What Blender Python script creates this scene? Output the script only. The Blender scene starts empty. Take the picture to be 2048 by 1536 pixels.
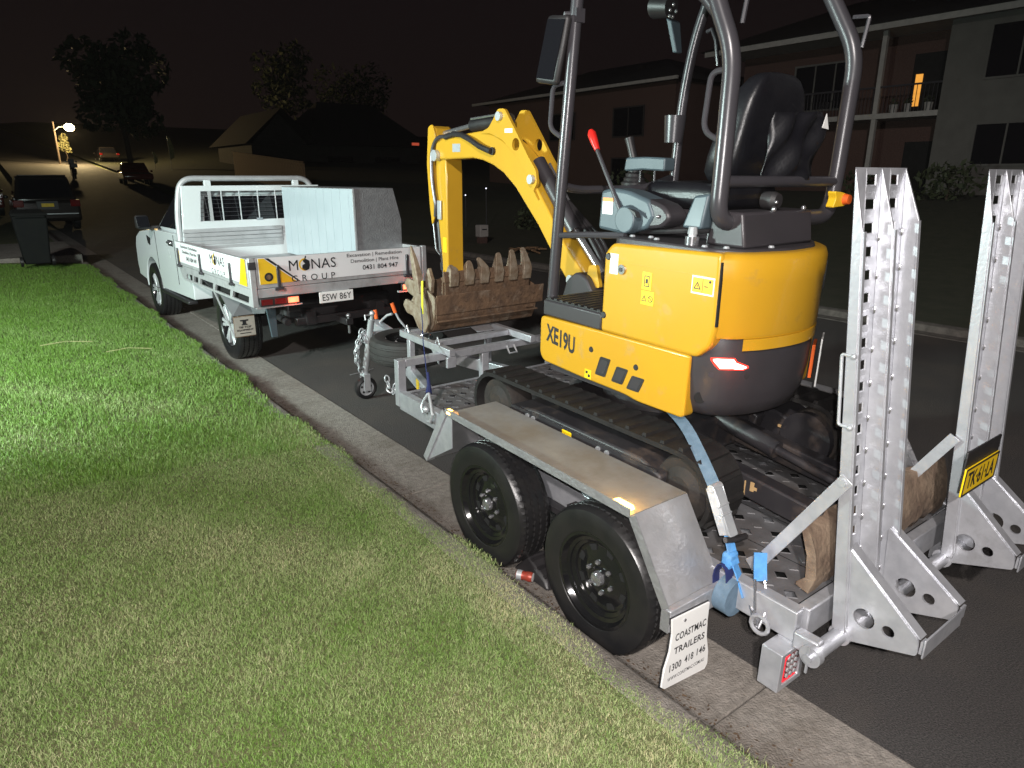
import bpy, bmesh, math, random
import numpy as np
from mathutils import Vector, Matrix
from mathutils.geometry import tessellate_polygon
random.seed(7); rng = np.random.default_rng(7)
R = math.radians
scene = bpy.context.scene
col = scene.collection

# ------------------------------------------------------------------ camera, sky, lights, exposure
cam_d = bpy.data.cameras.new('camera'); cam = bpy.data.objects.new('camera', cam_d); col.objects.link(cam)
PITCH, YAW, CAMH, FPX = 0.2963, 0.6482, 1.9776, 1365.0
cam.location = (0, 0, CAMH)
cam.rotation_euler = (math.pi/2 - PITCH, 0, -YAW)
cam_d.sensor_width = 36; cam_d.lens = FPX/2048*36
cam_d.clip_start = 0.05; cam_d.clip_end = 600
scene.camera = cam

world = bpy.data.worlds.new('World'); scene.world = world; world.use_nodes = True
wn = world.node_tree; wn.nodes.clear()
wo = wn.nodes.new('ShaderNodeOutputWorld'); wb = wn.nodes.new('ShaderNodeBackground')
wc = wn.nodes.new('ShaderNodeTexCoord'); wsx = wn.nodes.new('ShaderNodeSeparateXYZ'); wr = wn.nodes.new('ShaderNodeValToRGB')
wr.color_ramp.elements[0].position = 0.0; wr.color_ramp.elements[0].color = (0.0075, 0.0046, 0.0040, 1)
wr.color_ramp.elements[1].position = 0.55; wr.color_ramp.elements[1].color = (0.0034, 0.0026, 0.0042, 1)
wn.links.new(wc.outputs['Generated'], wsx.inputs[0]); wn.links.new(wsx.outputs['Z'], wr.inputs[0])
wn.links.new(wr.outputs[0], wb.inputs[0]); wb.inputs[1].default_value = 1.0
wn.links.new(wb.outputs[0], wo.inputs[0])

def lamp(name, kind, loc, energy, color, size=0.1, target=None, angle=None, blend=0.2):
    d = bpy.data.lights.new(name, kind); d.energy = energy; d.color = color
    if kind == 'AREA': d.size = size
    else: d.shadow_soft_size = size
    if kind == 'SPOT': d.spot_size = angle; d.spot_blend = blend
    o = bpy.data.objects.new(name, d); col.objects.link(o); o.location = loc
    if target is not None:
        o.rotation_euler = (Vector(target)-Vector(loc)).to_track_quat('-Z', 'Y').to_euler()
    return o
# the camera's own flash, a street light standing behind the photographer, a house floodlight left of the verge
lamp('flash', 'SPOT', (0.03, -0.03, CAMH+0.05), 380, (1.0, 0.95, 0.93), 0.012, (2.2, 3.0, 0.8), R(110), 0.6)
lamp('street_light_behind', 'SPOT', (-9.0, -6.5, 10.0), 10500, (1.0, 0.93, 0.89), 0.25, (2.5, 4.0, 0.6), R(70), 0.5)
lamp('house_floodlight', 'SPOT', (-3.2, 5.8, 2.4), 2600, (0.80, 1.0, 0.95), 0.30, (1.6, 8.0, 0.4), R(140), 0.3)

scene.render.engine = 'CYCLES'
scene.view_settings.view_transform = 'Standard'; scene.view_settings.look = 'None'
scene.view_settings.exposure = 0.0; scene.view_settings.gamma = 1.0
scene.view_settings.use_curve_mapping = False

# ------------------------------------------------------------------ text meshes (made while the scene is still small)
TM = {}
def text_mesh(key, s, spacing=1.0, bold=0.0):
    c = bpy.data.curves.new('t', 'FONT'); c.body = s; c.size = 1; c.extrude = 0.004; c.resolution_u = 3
    c.space_character = spacing; c.offset = bold; c.align_x = 'CENTER'; c.align_y = 'CENTER'
    o = bpy.data.objects.new('t', c); col.objects.link(o)
    dg = bpy.context.evaluated_depsgraph_get()
    m = bpy.data.meshes.new_from_object(o.evaluated_get(dg)); bpy.data.objects.remove(o)
    co = np.zeros(len(m.vertices)*3); m.vertices.foreach_get('co', co); co = co.reshape(-1, 3)
    w = np.ptp(co[:, 0]); h = np.ptp(co[:, 1]); mid = (co.max(0)+co.min(0))/2
    TM[key] = (co-mid, [tuple(p.vertices) for p in m.polygons], w, h); bpy.data.meshes.remove(m)
for k, s, sp, b in (('M', 'M', 1, .0), ('NAS', 'NAS', 1.05, .0), ('GROUP', 'GROUP', 1.75, .004), ('L1', 'Excavation | Remediation', 1, .006),
        ('L2', 'Demolition | Plant Hire', 1, .006), ('L3', '0431 804 947', 1, .012), ('ESW', 'ESW 86Y', 1.05, .006), ('TIP', 'TIP TOP', 1, .03),
        ('EQ', 'EQUIPMENT', 1, .03), ('CO', 'COASTMAC', 1.08, .02), ('TR', 'TRAILERS', 1.08, .02), ('P1', '1300', 1.08, .016), ('P2', '418', 1.08, .016), ('P3', '146', 1.08, .016),
        ('WEB', 'WWW.COASTMAC.COM.AU', 1, .008), ('XE', 'XE19U', 1.0, .03), ('TK', 'TK\u00b761\u00b7LA', 1.0, .02), ('ex', '!', 1, .02)):
    text_mesh(k, s, sp, b)

# ------------------------------------------------------------------ materials
MATS = {}
def mat(name, c1, c2=None, rough=0.5, metal=0.0, scale=6.0, rvar=0.12, bump=0.0, bscale=60.0, emit=None, estr=0.0,
        spec=0.5, coat=0.0, dirt=None, dscale=3.0, dcut=(0.5, 0.7), alpha=1.0, detail=6.0):
    m = bpy.data.materials.new(name); m.use_nodes = True; n = m.node_tree.nodes; L = m.node_tree.links
    b = n['Principled BSDF']; tc = n.new('ShaderNodeTexCoord')
    no = n.new('ShaderNodeTexNoise'); no.inputs['Scale'].default_value = scale; no.inputs['Detail'].default_value = detail
    L.new(tc.outputs['Object'], no.inputs['Vector'])
    mx = n.new('ShaderNodeMix'); mx.data_type = 'RGBA'
    mx.inputs[6].default_value = (*c1, 1); mx.inputs[7].default_value = (*(c2 or c1), 1)
    cr = n.new('ShaderNodeValToRGB'); cr.color_ramp.elements[0].position = .35; cr.color_ramp.elements[1].position = .65
    L.new(no.outputs['Fac'], cr.inputs[0]); L.new(cr.outputs[0], mx.inputs[0]); out = mx.outputs[2]
    rv = n.new('ShaderNodeMapRange'); rv.inputs[3].default_value = max(0.02, rough-rvar); rv.inputs[4].default_value = min(1, rough+rvar)
    L.new(no.outputs['Fac'], rv.inputs[0]); rout = rv.outputs[0]
    if dirt:
        nd = n.new('ShaderNodeTexNoise'); nd.inputs['Scale'].default_value = dscale; nd.inputs['Detail'].default_value = 10; nd.inputs['Roughness'].default_value = .65
        L.new(tc.outputs['Object'], nd.inputs['Vector'])
        dr = n.new('ShaderNodeMapRange'); dr.inputs[1].default_value = dcut[0]; dr.inputs[2].default_value = dcut[1]; L.new(nd.outputs['Fac'], dr.inputs[0])
        m2 = n.new('ShaderNodeMix'); m2.data_type = 'RGBA'; m2.inputs[7].default_value = (*dirt, 1)
        L.new(dr.outputs[0], m2.inputs[0]); L.new(out, m2.inputs[6]); out = m2.outputs[2]
        m3 = n.new('ShaderNodeMix'); m3.inputs[3].default_value = .85; L.new(dr.outputs[0], m3.inputs[0]); L.new(rout, m3.inputs[2]); rout = m3.outputs[0]
    L.new(out, b.inputs['Base Color']); L.new(rout, b.inputs['Roughness'])
    b.inputs['Metallic'].default_value = metal; b.inputs['Specular IOR Level'].default_value = spec; b.inputs['Coat Weight'].default_value = coat
    b.inputs['Coat Roughness'].default_value = .08
    if bump:
        nb = n.new('ShaderNodeTexNoise'); nb.inputs['Scale'].default_value = bscale; nb.inputs['Detail'].default_value = 5
        L.new(tc.outputs['Object'], nb.inputs['Vector'])
        bp = n.new('ShaderNodeBump'); bp.inputs['Strength'].default_value = bump; bp.inputs['Distance'].default_value = .01
        L.new(nb.outputs['Fac'], bp.inputs['Height']); L.new(bp.outputs[0], b.inputs['Normal'])
    if emit:
        b.inputs['Emission Color'].default_value = (*emit, 1); b.inputs['Emission Strength'].default_value = estr
    MATS[name] = m; return m
YEL = mat('yellow_paint', (.53, .288, .016), (.49, .265, .014), .30, 0, 2.0, .06, coat=.3, dirt=(.33, .20, .05), dscale=6, dcut=(.58, .80))
YELB = mat('boom_yellow_paint', (.55, .315, .024), (.50, .282, .02), .30, 0, 3.0, .06, coat=.4, dirt=(.33, .22, .07), dscale=7, dcut=(.62, .85))
DGR = mat('dark_grey_paint', (.040, .036, .040), (.032, .029, .032), .38, 0, 4, .08, bump=.06, bscale=250)
ROPS = mat('canopy_grey_paint', (.050, .047, .053), (.042, .040, .045), .30, .1, 4, .06)
GRY = mat('grey_guard_plastic', (.13, .13, .135), (.11, .11, .115), .55, 0, 6, .08)
BLK = mat('black_plastic', (.016, .015, .016), (.022, .02, .021), .45, 0, 9, .1, bump=.08, bscale=200)
BLUEG = mat('blue_grey_plastic', (.070, .096, .112), (.058, .082, .096), .42, 0, 5, .08)
SEAT = mat('black_seat_vinyl', (.006, .006, .008), (.009, .009, .011), .36, 0, 7, .08, bump=.12, bscale=90)
GALV = mat('galvanised_steel', (.54, .55, .58), (.43, .44, .47), .36, .55, 16, .14, bump=.10, bscale=60, detail=3, dirt=(.22, .21, .20), dscale=4, dcut=(.58, .85))
GALD = mat('galvanised_deck', (.26, .26, .27), (.18, .18, .19), .40, .5, 9, .14, bump=.05, bscale=90, dirt=(.085, .070, .058), dscale=2.2, dcut=(.45, .72))
GUARD = mat('galvanised_guard_dusty', (.31, .305, .295), (.25, .24, .225), .5, .3, 6, .14, bump=.08, bscale=120, dirt=(.185, .155, .115), dscale=2.6, dcut=(.42, .70))
PALER = mat('pale_render', (.115, .11, .10), (.098, .093, .085), .9, 0, 2, .03, bump=.25, bscale=22)
CONCD = mat('dark_kerb_concrete', (.12, .108, .095), (.075, .068, .06), .92, 0, 12, .04, bump=.5, bscale=90)  # darker tone of concrete for the far kerb
BRUSH = mat('bright_guard_sheet', (.50, .50, .51), (.40, .40, .41), .34, .6, 7, .10, bump=.25, bscale=48, dirt=(.26, .24, .21), dscale=3, dcut=(.6, .9))
CHQ = mat('checker_plate', (.36, .36, .37), (.28, .28, .29), .42, .55, 14, .1, bump=.5, bscale=55)
RUB = mat('tyre_rubber', (.011, .011, .012), (.016, .015, .015), .34, 0, 12, .08, bump=.06, bscale=160, dirt=(.04, .034, .03), dscale=5, dcut=(.68, .95))
ALLOY = mat('silver_alloy', (.62, .63, .65), (.55, .56, .58), .3, .4, 20, .06)
RUBS = mat('dusty_tyre_rubber', (.018, .017, .016), (.028, .026, .024), .75, 0, 12, .1, bump=.2, bscale=120)
RIMB = mat('gloss_black_rim', (.007, .007, .008), (.010, .010, .010), .13, 0, 8, .05, coat=.5)
CHROME = mat('chrome', (.55, .55, .57), (.48, .48, .5), .2, .85, 20, .05)
STEELW = mat('zinc_steel', (.52, .54, .55), (.42, .44, .46), .38, .45, 18, .1)
MUDB = mat('earthy_steel', (.165, .100, .058), (.095, .058, .036), .75, .15, 13, .14, bump=.9, bscale=38, dirt=(.25, .20, .15), dscale=7, dcut=(.55, .75))
TOOTH = mat('worn_tooth_steel', (.30, .25, .19), (.19, .14, .09), .6, .25, 22, .1, bump=.3, bscale=70, dirt=(.14, .085, .05), dscale=14, dcut=(.5, .7))
MUDD = mat('muddy_blade', (.20, .145, .10), (.12, .08, .055), .9, 0, 14, .06, bump=.9, bscale=38)
TRK = mat('track_rubber', (.012, .011, .011), (.018, .017, .016), .72, 0, 14, .1, bump=.2, bscale=100, dirt=(.024, .020, .017), dscale=6, dcut=(.64, .85), spec=.25)
TFR = mat('track_frame_paint', (.020, .019, .022), (.030, .028, .030), .42, 0, 7, .1, bump=.06, bscale=80, dirt=(.085, .060, .046), dscale=5, dcut=(.52, .74))
IDL = mat('worn_idler_steel', (.018, .016, .015), (.032, .026, .022), .75, .2, 14, .1, bump=.3, bscale=50, dirt=(.06, .043, .031), dscale=8, dcut=(.5, .7))
SCR = mat('worn_edge_mark', (.45, .30, .14), (.33, .2, .09), .7)
BLUS = mat('blue_webbing', (.10, .33, .68), (.08, .27, .58), .75, 0, 40, .08, bump=.3, bscale=300, dirt=(.22, .28, .33), dscale=6, dcut=(.5, .8))
BLUD = mat('worn_blue_grey_webbing', (.13, .20, .27), (.10, .16, .22), .8, 0, 30, .08, bump=.3, bscale=300)
BLUN = mat('navy_webbing', (.012, .02, .10), (.01, .016, .08), .8)
YWEB = mat('yellow_webbing', (.62, .60, .03), (.5, .48, .02), .8)
WHT = mat('white_vehicle_paint', (.63, .66, .67), (.60, .63, .64), .25, 0, 2, .05, coat=.5, dirt=(.45, .44, .42), dscale=3, dcut=(.64, .9))
ALU = mat('dull_aluminium', (.50, .50, .51), (.42, .42, .43), .48, .4, 8, .12, dirt=(.24, .23, .22), dscale=4, dcut=(.55, .85))
SIGNW = mat('white_sign_vinyl', (.74, .74, .75), (.71, .71, .72), .4)
SIGNB = mat('sign_black', (.012, .012, .014), None, .5)
SIGNY = mat('sign_yellow', (.80, .50, .02), (.76, .47, .02), .4)
DECY = mat('decal_yellow', (.85, .58, .01), None, .4)
DECW = mat('decal_white', (.78, .78, .76), None, .4)
DECO = mat('decal_orange', (.75, .25, .04), None, .4)
BOXW = mat('pale_box_panel', (.42, .48, .51), (.39, .45, .48), .3, 0, 3, .06, bump=.03, bscale=30)
TAIL = mat('red_lens', (.18, .008, .008), (.12, .006, .006), .12)
TAILL = mat('lit_red_lens', (.6, .02, .01), None, .3, emit=(1, .16, .07), estr=4.0)
TAILR = mat('lit_red_led', (.7, .02, .03), None, .3, emit=(1, .03, .05), estr=.7)
RLGT = mat('glowing_white_red_reflector', (.9, .4, .35), None, .3, emit=(1, .62, .56), estr=5)  # emission stands in for flash light thrown back by the reflector
RHALO = mat('red_glow_halo', (.6, .02, .01), None, .3, emit=(1, .05, .03), estr=1.6)  # glow halo round the tail reflector, put into an emissive colour
AMB = mat('lit_amber_lens', (.9, .4, .03), None, .3, emit=(1, .55, .10), estr=16.0)
AMBO = mat('amber_lens_off', (.80, .42, .10), (.75, .5, .3), .25)
GLASS = mat('dark_glass', (.008, .008, .010), None, .05, 0, 3, .02, spec=.6)
CAVE = mat('dark_cavity', (.004, .004, .004), None, .9)
RED = mat('red_grip', (.62, .02, .015), (.55, .018, .012), .35)
CANR = mat('faded_red_can', (.36, .05, .03), (.28, .06, .04), .4, .3, 60)
ORG = mat('orange_plastic', (.70, .12, .02), None, .4)
PLW = mat('white_plate', (.82, .82, .80), None, .35)
PLY = mat('yellow_plate', (.88, .58, .01), None, .3)
CONC = mat('old_concrete', (.25, .225, .198), (.17, .152, .133), .92, 0, 30, .05, bump=.8, bscale=110, dirt=(.10, .082, .064), dscale=1.9, dcut=(.48, .76), detail=12)
ASPH = mat('asphalt', (.028, .026, .026), (.075, .068, .064), .85, 0, 130, .06, bump=1.0, bscale=150, dirt=(.078, .066, .056), dscale=.9, dcut=(.48, .75), detail=2)
SOIL = mat('verge_soil', (.095, .115, .040), (.135, .13, .06), .95, 0, 9, .03, bump=.6, bscale=60)
BRICK = mat('dull_render', (.035, .031, .028), (.028, .025, .023), .9, 0, 2, .03, bump=.2, bscale=30)
BRKR = mat('red_brick', (.085, .045, .036), (.06, .032, .026), .9, 0, 20, .03, bump=.3, bscale=40)
ROOFT = mat('dark_roof_tile', (.018, .015, .015), (.026, .02, .018), .85, 0, 12, .05, bump=.4, bscale=25)
TRIMW = mat('white_trim', (.33, .31, .29), (.28, .265, .25), .7)
WOOD = mat('fence_paling', (.28, .17, .09), (.2, .115, .06), .85, 0, 6, .05, bump=.3, bscale=30)
LEAFD = mat('dark_leaf', (.032, .042, .018), (.045, .055, .022), .7, 0, 3, .05)
LEAFP = mat('pale_leaf', (.30, .27, .12), (.2, .2, .08), .7)
BARK = mat('bark', (.07, .05, .035), (.045, .033, .024), .95, 0, 14, .03, bump=.6, bscale=30)
CARD = mat('dark_car_paint', (.020, .016, .014), (.016, .013, .012), .18, 0, 2, .04, coat=.5)
CARR = mat('dark_red_car_paint', (.12, .018, .012), (.10, .015, .01), .2, 0, 2, .04, coat=.5)
BINM = mat('dark_green_bin', (.005, .006, .006), (.008, .009, .008), .85, 0, 5, .08, spec=.2)
LAMPE = mat('lit_street_lamp', (1, .9, .6), None, .3, emit=(1, .80, .38), estr=60)
SIGNE = mat('lit_white_sign', (1, 1, 1), None, .3, emit=(.85, .85, 1.0), estr=2.2)
WINE = mat('lit_window', (1, .5, .1), None, .3, emit=(1, .42, .06), estr=.75)
REDE = mat('dim_red_lamp', (1, .1, .05), None, .3, emit=(1, .16, .08), estr=.35)

# ------------------------------------------------------------------ mesh builder
def V(*a): return Vector(a)
class MB:
    def __init__(s): s.v = []; s.f = []
    def add(s, v, f):
        k = len(s.v); s.v += [tuple(p) for p in v]; s.f += [tuple(i+k for i in q) for q in f]; return s
    def box(s, x0, x1, y0, y1, z0, z1):
        return s.add([(x0,y0,z0),(x1,y0,z0),(x1,y1,z0),(x0,y1,z0),(x0,y0,z1),(x1,y0,z1),(x1,y1,z1),(x0,y1,z1)],
                     [(0,3,2,1),(4,5,6,7),(0,1,5,4),(1,2,6,5),(2,3,7,6),(3,0,4,7)])
    def beam(s, p0, p1, w, h, up=(0,0,1)):
        p0, p1, up = Vector(p0), Vector(p1), Vector(up); d = (p1-p0).normalized(); r = d.cross(up).normalized(); u = r.cross(d)
        v = [p+r*a*w/2+u*b*h/2 for p in (p0, p1) for a, b in ((-1,-1),(1,-1),(1,1),(-1,1))]
        return s.add(v, [(0,3,2,1),(4,5,6,7),(0,1,5,4),(1,2,6,5),(2,3,7,6),(3,0,4,7)])
    def hull8(s, v):   # bottom 4 then top 4
        return s.add(v, [(0,3,2,1),(4,5,6,7),(0,1,5,4),(1,2,6,5),(2,3,7,6),(3,0,4,7)])
    def prism(s, pts, ax, a, b, holes=()):
        def P(p, t): return {'x': (t, p[0], p[1]), 'y': (p[0], t, p[1]), 'z': (p[0], p[1], t)}[ax]
        if not holes:
            n = len(pts)
            return s.add([P(p, a) for p in pts]+[P(p, b) for p in pts], [tuple(range(n))[::-1], tuple(range(n, 2*n))]+[(i, (i+1) % n, n+(i+1) % n, n+i) for i in range(n)])
        loops = [list(pts)]+[list(h) for h in holes]; allp = [p for l in loops for p in l]; n = len(allp)
        tris = tessellate_polygon([[Vector((p[0], p[1], 0)) for p in l] for l in loops])
        f = [tuple(t) for t in tris]+[tuple(i+n for i in t)[::-1] for t in tris]; k = 0
        for l in loops:
            m = len(l); f += [(k+i, k+(i+1) % m, n+k+(i+1) % m, n+k+i) for i in range(m)]; k += m
        return s.add([P(p, a) for p in allp]+[P(p, b) for p in allp], f)
    def ring(s, c, d, r, n, ref=None):
        d = Vector(d).normalized(); ref = Vector(ref) if ref else (Vector((0,0,1)) if abs(d.z) < .9 else Vector((1,0,0)))
        u = d.cross(ref).normalized(); w = d.cross(u)
        return [Vector(c)+u*math.cos(2*math.pi*i/n)*r+w*math.sin(2*math.pi*i/n)*r for i in range(n)]
    def cyl(s, p0, p1, r0, r1=None, n=16):
        p0, p1 = Vector(p0), Vector(p1); d = p1-p0; a = s.ring(p0, d, r0, n); b = s.ring(p1, d, r0 if r1 is None else r1, n)
        return s.add(a+b, [tuple(range(n))[::-1], tuple(range(n, 2*n))]+[(i, (i+1) % n, n+(i+1) % n, n+i) for i in range(n)])
    def tube(s, pts, r, n=10, closed=False):
        P = [Vector(p) for p in pts]; m = len(P); v = []; ref = None
        for i in range(m):
            if closed: d = P[(i+1) % m]-P[i-1]
            else: d = P[min(i+1, m-1)]-P[max(i-1, 0)]
            d.normalize()
            if ref is None: ref = Vector((0,0,1)) if abs(d.z) < .9 else Vector((1,0,0))
            u = d.cross(ref).normalized(); w = u.cross(d); ref = w if abs(w.dot(d)) < .9 else ref
            rr = r[i] if isinstance(r, (list, tuple)) else r
            v += [P[i]+u*math.cos(2*math.pi*k/n)*rr+w*math.sin(2*math.pi*k/n)*rr for k in range(n)]
        f = []
        for i in range(m if closed else m-1):
            j = (i+1) % m
            f += [(i*n+k, i*n+(k+1) % n, j*n+(k+1) % n, j*n+k) for k in range(n)]
        if not closed: f += [tuple(range(n))[::-1], tuple(range((m-1)*n, m*n))]
        return s.add(v, f)
    def lathe(s, prof, o, ax='x', n=32, closed=False):   # prof: (axial, radius)
        v = []; o = Vector(o); m = len(prof)
        for i in range(n):
            c, q = math.cos(2*math.pi*i/n), math.sin(2*math.pi*i/n)
            for a, r in prof:
                v.append(o+(Vector((a, r*c, r*q)) if ax == 'x' else Vector((r*q, a, r*c)) if ax == 'y' else Vector((r*c, r*q, a))))
        f = []
        for i in range(n):
            j = (i+1) % n
            for k in range(m if closed else m-1):
                l = (k+1) % m; f.append((i*m+k, i*m+l, j*m+l, j*m+k))
        return s.add(v, f)
    def ball(s, c, rx, ry=None, rz=None, n=12, m=8):
        ry = ry or rx; rz = rz or rx; c = Vector(c)
        v = [c+Vector((rx*math.sin(math.pi*j/m)*math.cos(2*math.pi*i/n), ry*math.sin(math.pi*j/m)*math.sin(2*math.pi*i/n), rz*math.cos(math.pi*j/m))) for j in range(m+1) for i in range(n)]
        return s.add(v, [(j*n+i, j*n+(i+1) % n, (j+1)*n+(i+1) % n, (j+1)*n+i) for j in range(m) for i in range(n)])
    def ribbon(s, pts, w, side, t=.003):
        P = [Vector(p) for p in pts]; S = Vector(side).normalized(); m = len(P); v = []; f = []
        for i in range(m):
            d = (P[min(i+1, m-1)]-P[max(i-1, 0)]).normalized(); sd = (S-d*S.dot(d)).normalized(); nn = sd.cross(d)
            v += [P[i]+sd*a*w/2+nn*b*t/2 for a, b in ((-1,-1),(1,-1),(1,1),(-1,1))]
        for i in range(m-1):
            f += [(i*4+k, i*4+(k+1) % 4, i*4+4+(k+1) % 4, i*4+4+k) for k in range(4)]
        f += [(3,2,1,0), tuple(range(m*4-4, m*4))]
        return s.add(v, f)
    def text(s, key, o, xd, up, width=None, height=None):
        co, f, w, h = TM[key]; k = (width/w) if width else height/h; ky = (height/h) if height else k
        o, xd, up = Vector(o), Vector(xd).normalized(), Vector(up).normalized(); nn = xd.cross(up)
        return s.add([o+xd*c[0]*k+up*c[1]*ky+nn*c[2]*min(k, ky)*.6 for c in co], f)
    def loft(s, rings, cap=True):
        n = len(rings[0]); v = [p for r in rings for p in r]; f = []
        for j in range(len(rings)-1):
            f += [(j*n+i, j*n+(i+1) % n, (j+1)*n+(i+1) % n, (j+1)*n+i) for i in range(n)]
        if cap: f += [tuple(range(n))[::-1], tuple(range((len(rings)-1)*n, len(rings)*n))]
        return s.add(v, f)
    def mesh(s, name, base=(0,0,0), angle=35, recalc=True):
        m = bpy.data.meshes.new(name); b = Vector(base)
        m.from_pydata([Vector(p)-b for p in s.v], [], s.f)
        if recalc:
            bm = bmesh.new(); bm.from_mesh(m); bmesh.ops.recalc_face_normals(bm, faces=bm.faces); bm.to_mesh(m); bm.free()
        m.polygons.foreach_set('use_smooth', [True]*len(m.polygons)); m.set_sharp_from_angle(angle=R(angle)); m.update()
        return m

def fillet(pts, r, n=5, closed=False):
    P = [Vector(p) for p in pts]; out = []; m = len(P)
    for i in range(m):
        if not closed and i in (0, m-1): out.append(P[i]); continue
        a, b, c = P[i-1], P[i], P[(i+1) % m]; da, dc = (a-b), (c-b)
        k = min(r, da.length*.48, dc.length*.48); p, q = b+da.normalized()*k, b+dc.normalized()*k
        for t in range(n+1):
            t /= n; out.append(p*(1-t)**2+b*2*t*(1-t)+q*t*t)
    return out
def fil2(pts, r, n=4): return [(p.x, p.y) for p in fillet([(a, b, 0) for a, b in pts], r, n, True)]
def circ(cx, cy, r, n=18, ry=None): return [(cx+r*math.cos(2*math.pi*i/n), cy+(ry or r)*math.sin(2*math.pi*i/n)) for i in range(n)]

def setp(o, label=None, cat=None, group=None, kind=None):
    for k, v in (('label', label), ('category', cat), ('group', group), ('kind', kind)):
        if v: o[k] = v
    return o
class Thing:
    """an Empty at the thing's base; parts are given in the coordinates of frame M and parented to it"""
    def __init__(s, name, label, cat, base=(0,0,0), M=None, group=None):
        s.base = Vector(base); s.o = bpy.data.objects.new(name, None); s.o.empty_display_size = .2; col.objects.link(s.o)
        M = M or Matrix.Identity(4); s.o.matrix_world = M @ Matrix.Translation(s.base); setp(s.o, label, cat, group)
def part(name, mb, m, t, parent=None, label=None, bevel=0, angle=35, kind=None, seg=2):
    o = bpy.data.objects.new(name, mb if isinstance(mb, bpy.types.Mesh) else mb.mesh(name, t.base, angle)); col.objects.link(o)
    if not o.data.materials: o.data.materials.append(m)
    o.parent = parent or t.o
    if bevel:
        b = o.modifiers.new('bevel', 'BEVEL'); b.width = bevel; b.segments = seg; b.limit_method = 'ANGLE'; b.angle_limit = R(40); b.harden_normals = False
    return setp(o, label, kind=kind)
def lone(name, mb, m, label=None, cat=None, group=None, kind=None, base=(0,0,0), M=None, angle=35, bevel=0):
    o = bpy.data.objects.new(name, mb if isinstance(mb, bpy.types.Mesh) else mb.mesh(name, base, angle)); col.objects.link(o)
    o.data.materials.append(m); o.matrix_world = (M or Matrix.Identity(4)) @ Matrix.Translation(Vector(base))
    if bevel:
        b = o.modifiers.new('bevel', 'BEVEL'); b.width = bevel; b.segments = 2; b.limit_method = 'ANGLE'; b.angle_limit = R(40)
    return setp(o, label, cat, group, kind)
def share(src, parent, loc, rot=None):
    o = src.copy(); col.objects.link(o); o.parent = parent; o.location = loc
    if rot is not None: o.rotation_euler = rot
    return o
def copy_tree(o, parent=None):
    c = o.copy(); col.objects.link(c); c.parent = parent
    for ch in list(o.children): copy_tree(ch, c)
    return c
# trailer frame: nose slightly up, origin under the middle of the axles
TF = Matrix.Translation((2.85, 2.24, 0)) @ Matrix.Rotation(R(1.45), 4, 'X')
UF = Matrix.Translation((2.90, 7.90, 0)) @ Matrix.Rotation(R(2.2), 4, 'Z')

# ------------------------------------------------------------------ ground, road, kerb, verge
def gy(y):
    t = max(0.0, y-30.0); return .066*t if t > 12 else .066*t*t/24 if t < 12 else .066*t
def gyy(y):
    t = max(0.0, y-28.0); return .066*(t-6) if t > 12 else .066*t*t/24
def sheet(xs, ys, zf):
    mb = MB(); n = len(xs)
    mb.v = [(x, y, zf(x, y)) for y in ys for x in xs]
    mb.f = [(j*n+i, j*n+i+1, (j+1)*n+i+1, (j+1)*n+i) for j in range(len(ys)-1) for i in range(n-1)]
    return mb
YS = [-30, -20, -12, -6, -3, -1, 0, 1, 2, 3, 4, 5, 6, 7, 8, 9, 10, 12, 14, 17, 20, 24, 28, 30, 32, 34, 36, 38, 40, 44, 50, 60, 75, 95, 130, 180, 260, 400]
def bank(x, y):
    if x < 12: return .10
    t = min(1, (x-12)/13); return .10+1.25*t*t*(3-2*t)
lone('ground', sheet([-160, -60, -20, -8, -3, 1.6, 2.2, 9.7, 12, 20, 60, 200, 380], YS, lambda x, y: gyy(y)-.16), SOIL, kind='structure')
lone('road', sheet([2.262, 4, 5.9, 7.8, 9.45], YS, lambda x, y: gyy(y)+.0), ASPH, kind='structure')
def zl(x, y):   # left verge: level with the kerb, rising a little away from it
    t = max(0.0, 1.62-x); return gyy(y)+.098+.16*(1-math.exp(-t*.7))
vx = [-90, -40, -20, -10, -6, -4, -3, -2.5, -2, -1.5, -1, -.5, 0, .4, .8, 1.1, 1.4, 1.62]
lone('left_verge', sheet(vx, YS, zl), SOIL, kind='structure')
GRASSR = mat('dry_lawn', (.028, .032, .014), (.042, .042, .022), .95, 0, 4, .03, bump=.8, bscale=30)
lone('right_verge', sheet([9.86, 10.4, 12, 13.5, 15, 17, 19, 22, 25, 30, 45, 80, 160, 300], YS, lambda x, y: gyy(y)+bank(x, y)), GRASSR, kind='structure')
# kerb and gutter cast in lengths with joints
kerb = lone('kerb', MB().box(1.62, 2.24, -12, 60, -.3, -.12), CONC, kind='structure')
KP = [(1.62, -.11), (1.62, .098), (1.735, .102), (1.76, .088), (1.80, .022), (1.83, .010), (2.0, .004), (2.258, .008), (2.258, -.11)]
y = -6.0; k0 = None; kt = Thing('tmp', None, None); 
while y < 34:
    if k0 is None:
        k0 = part('kerb_block', MB().prism(KP, 'y', .002, 2.397), CONC, kt, parent=kerb, bevel=.006); k0.location = (0, y, 0)
    else: share(k0, kerb, (0, y, 0))
    y += 2.4
bpy.data.objects.remove(kt.o)
rk = lone('right_kerb', MB().box(9.46, 9.84, -12, 60, -.3, -.12), CONCD, kind='structure')
RKP = [(9.46, -.11), (9.46, .008), (9.66, .012), (9.70, .09), (9.73, .10), (9.86, .10), (9.86, -.11)]
r0 = bpy.data.objects.new('kerb_block', MB().prism(RKP, 'y', .002, 3.597).mesh('kerb_block')); col.objects.link(r0); r0.data.materials.append(CONCD); r0.parent = rk; r0.location = (0, -6, 0)
for i in range(1, 11): share(r0, rk, (0, -6+3.6*i, 0))
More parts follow.
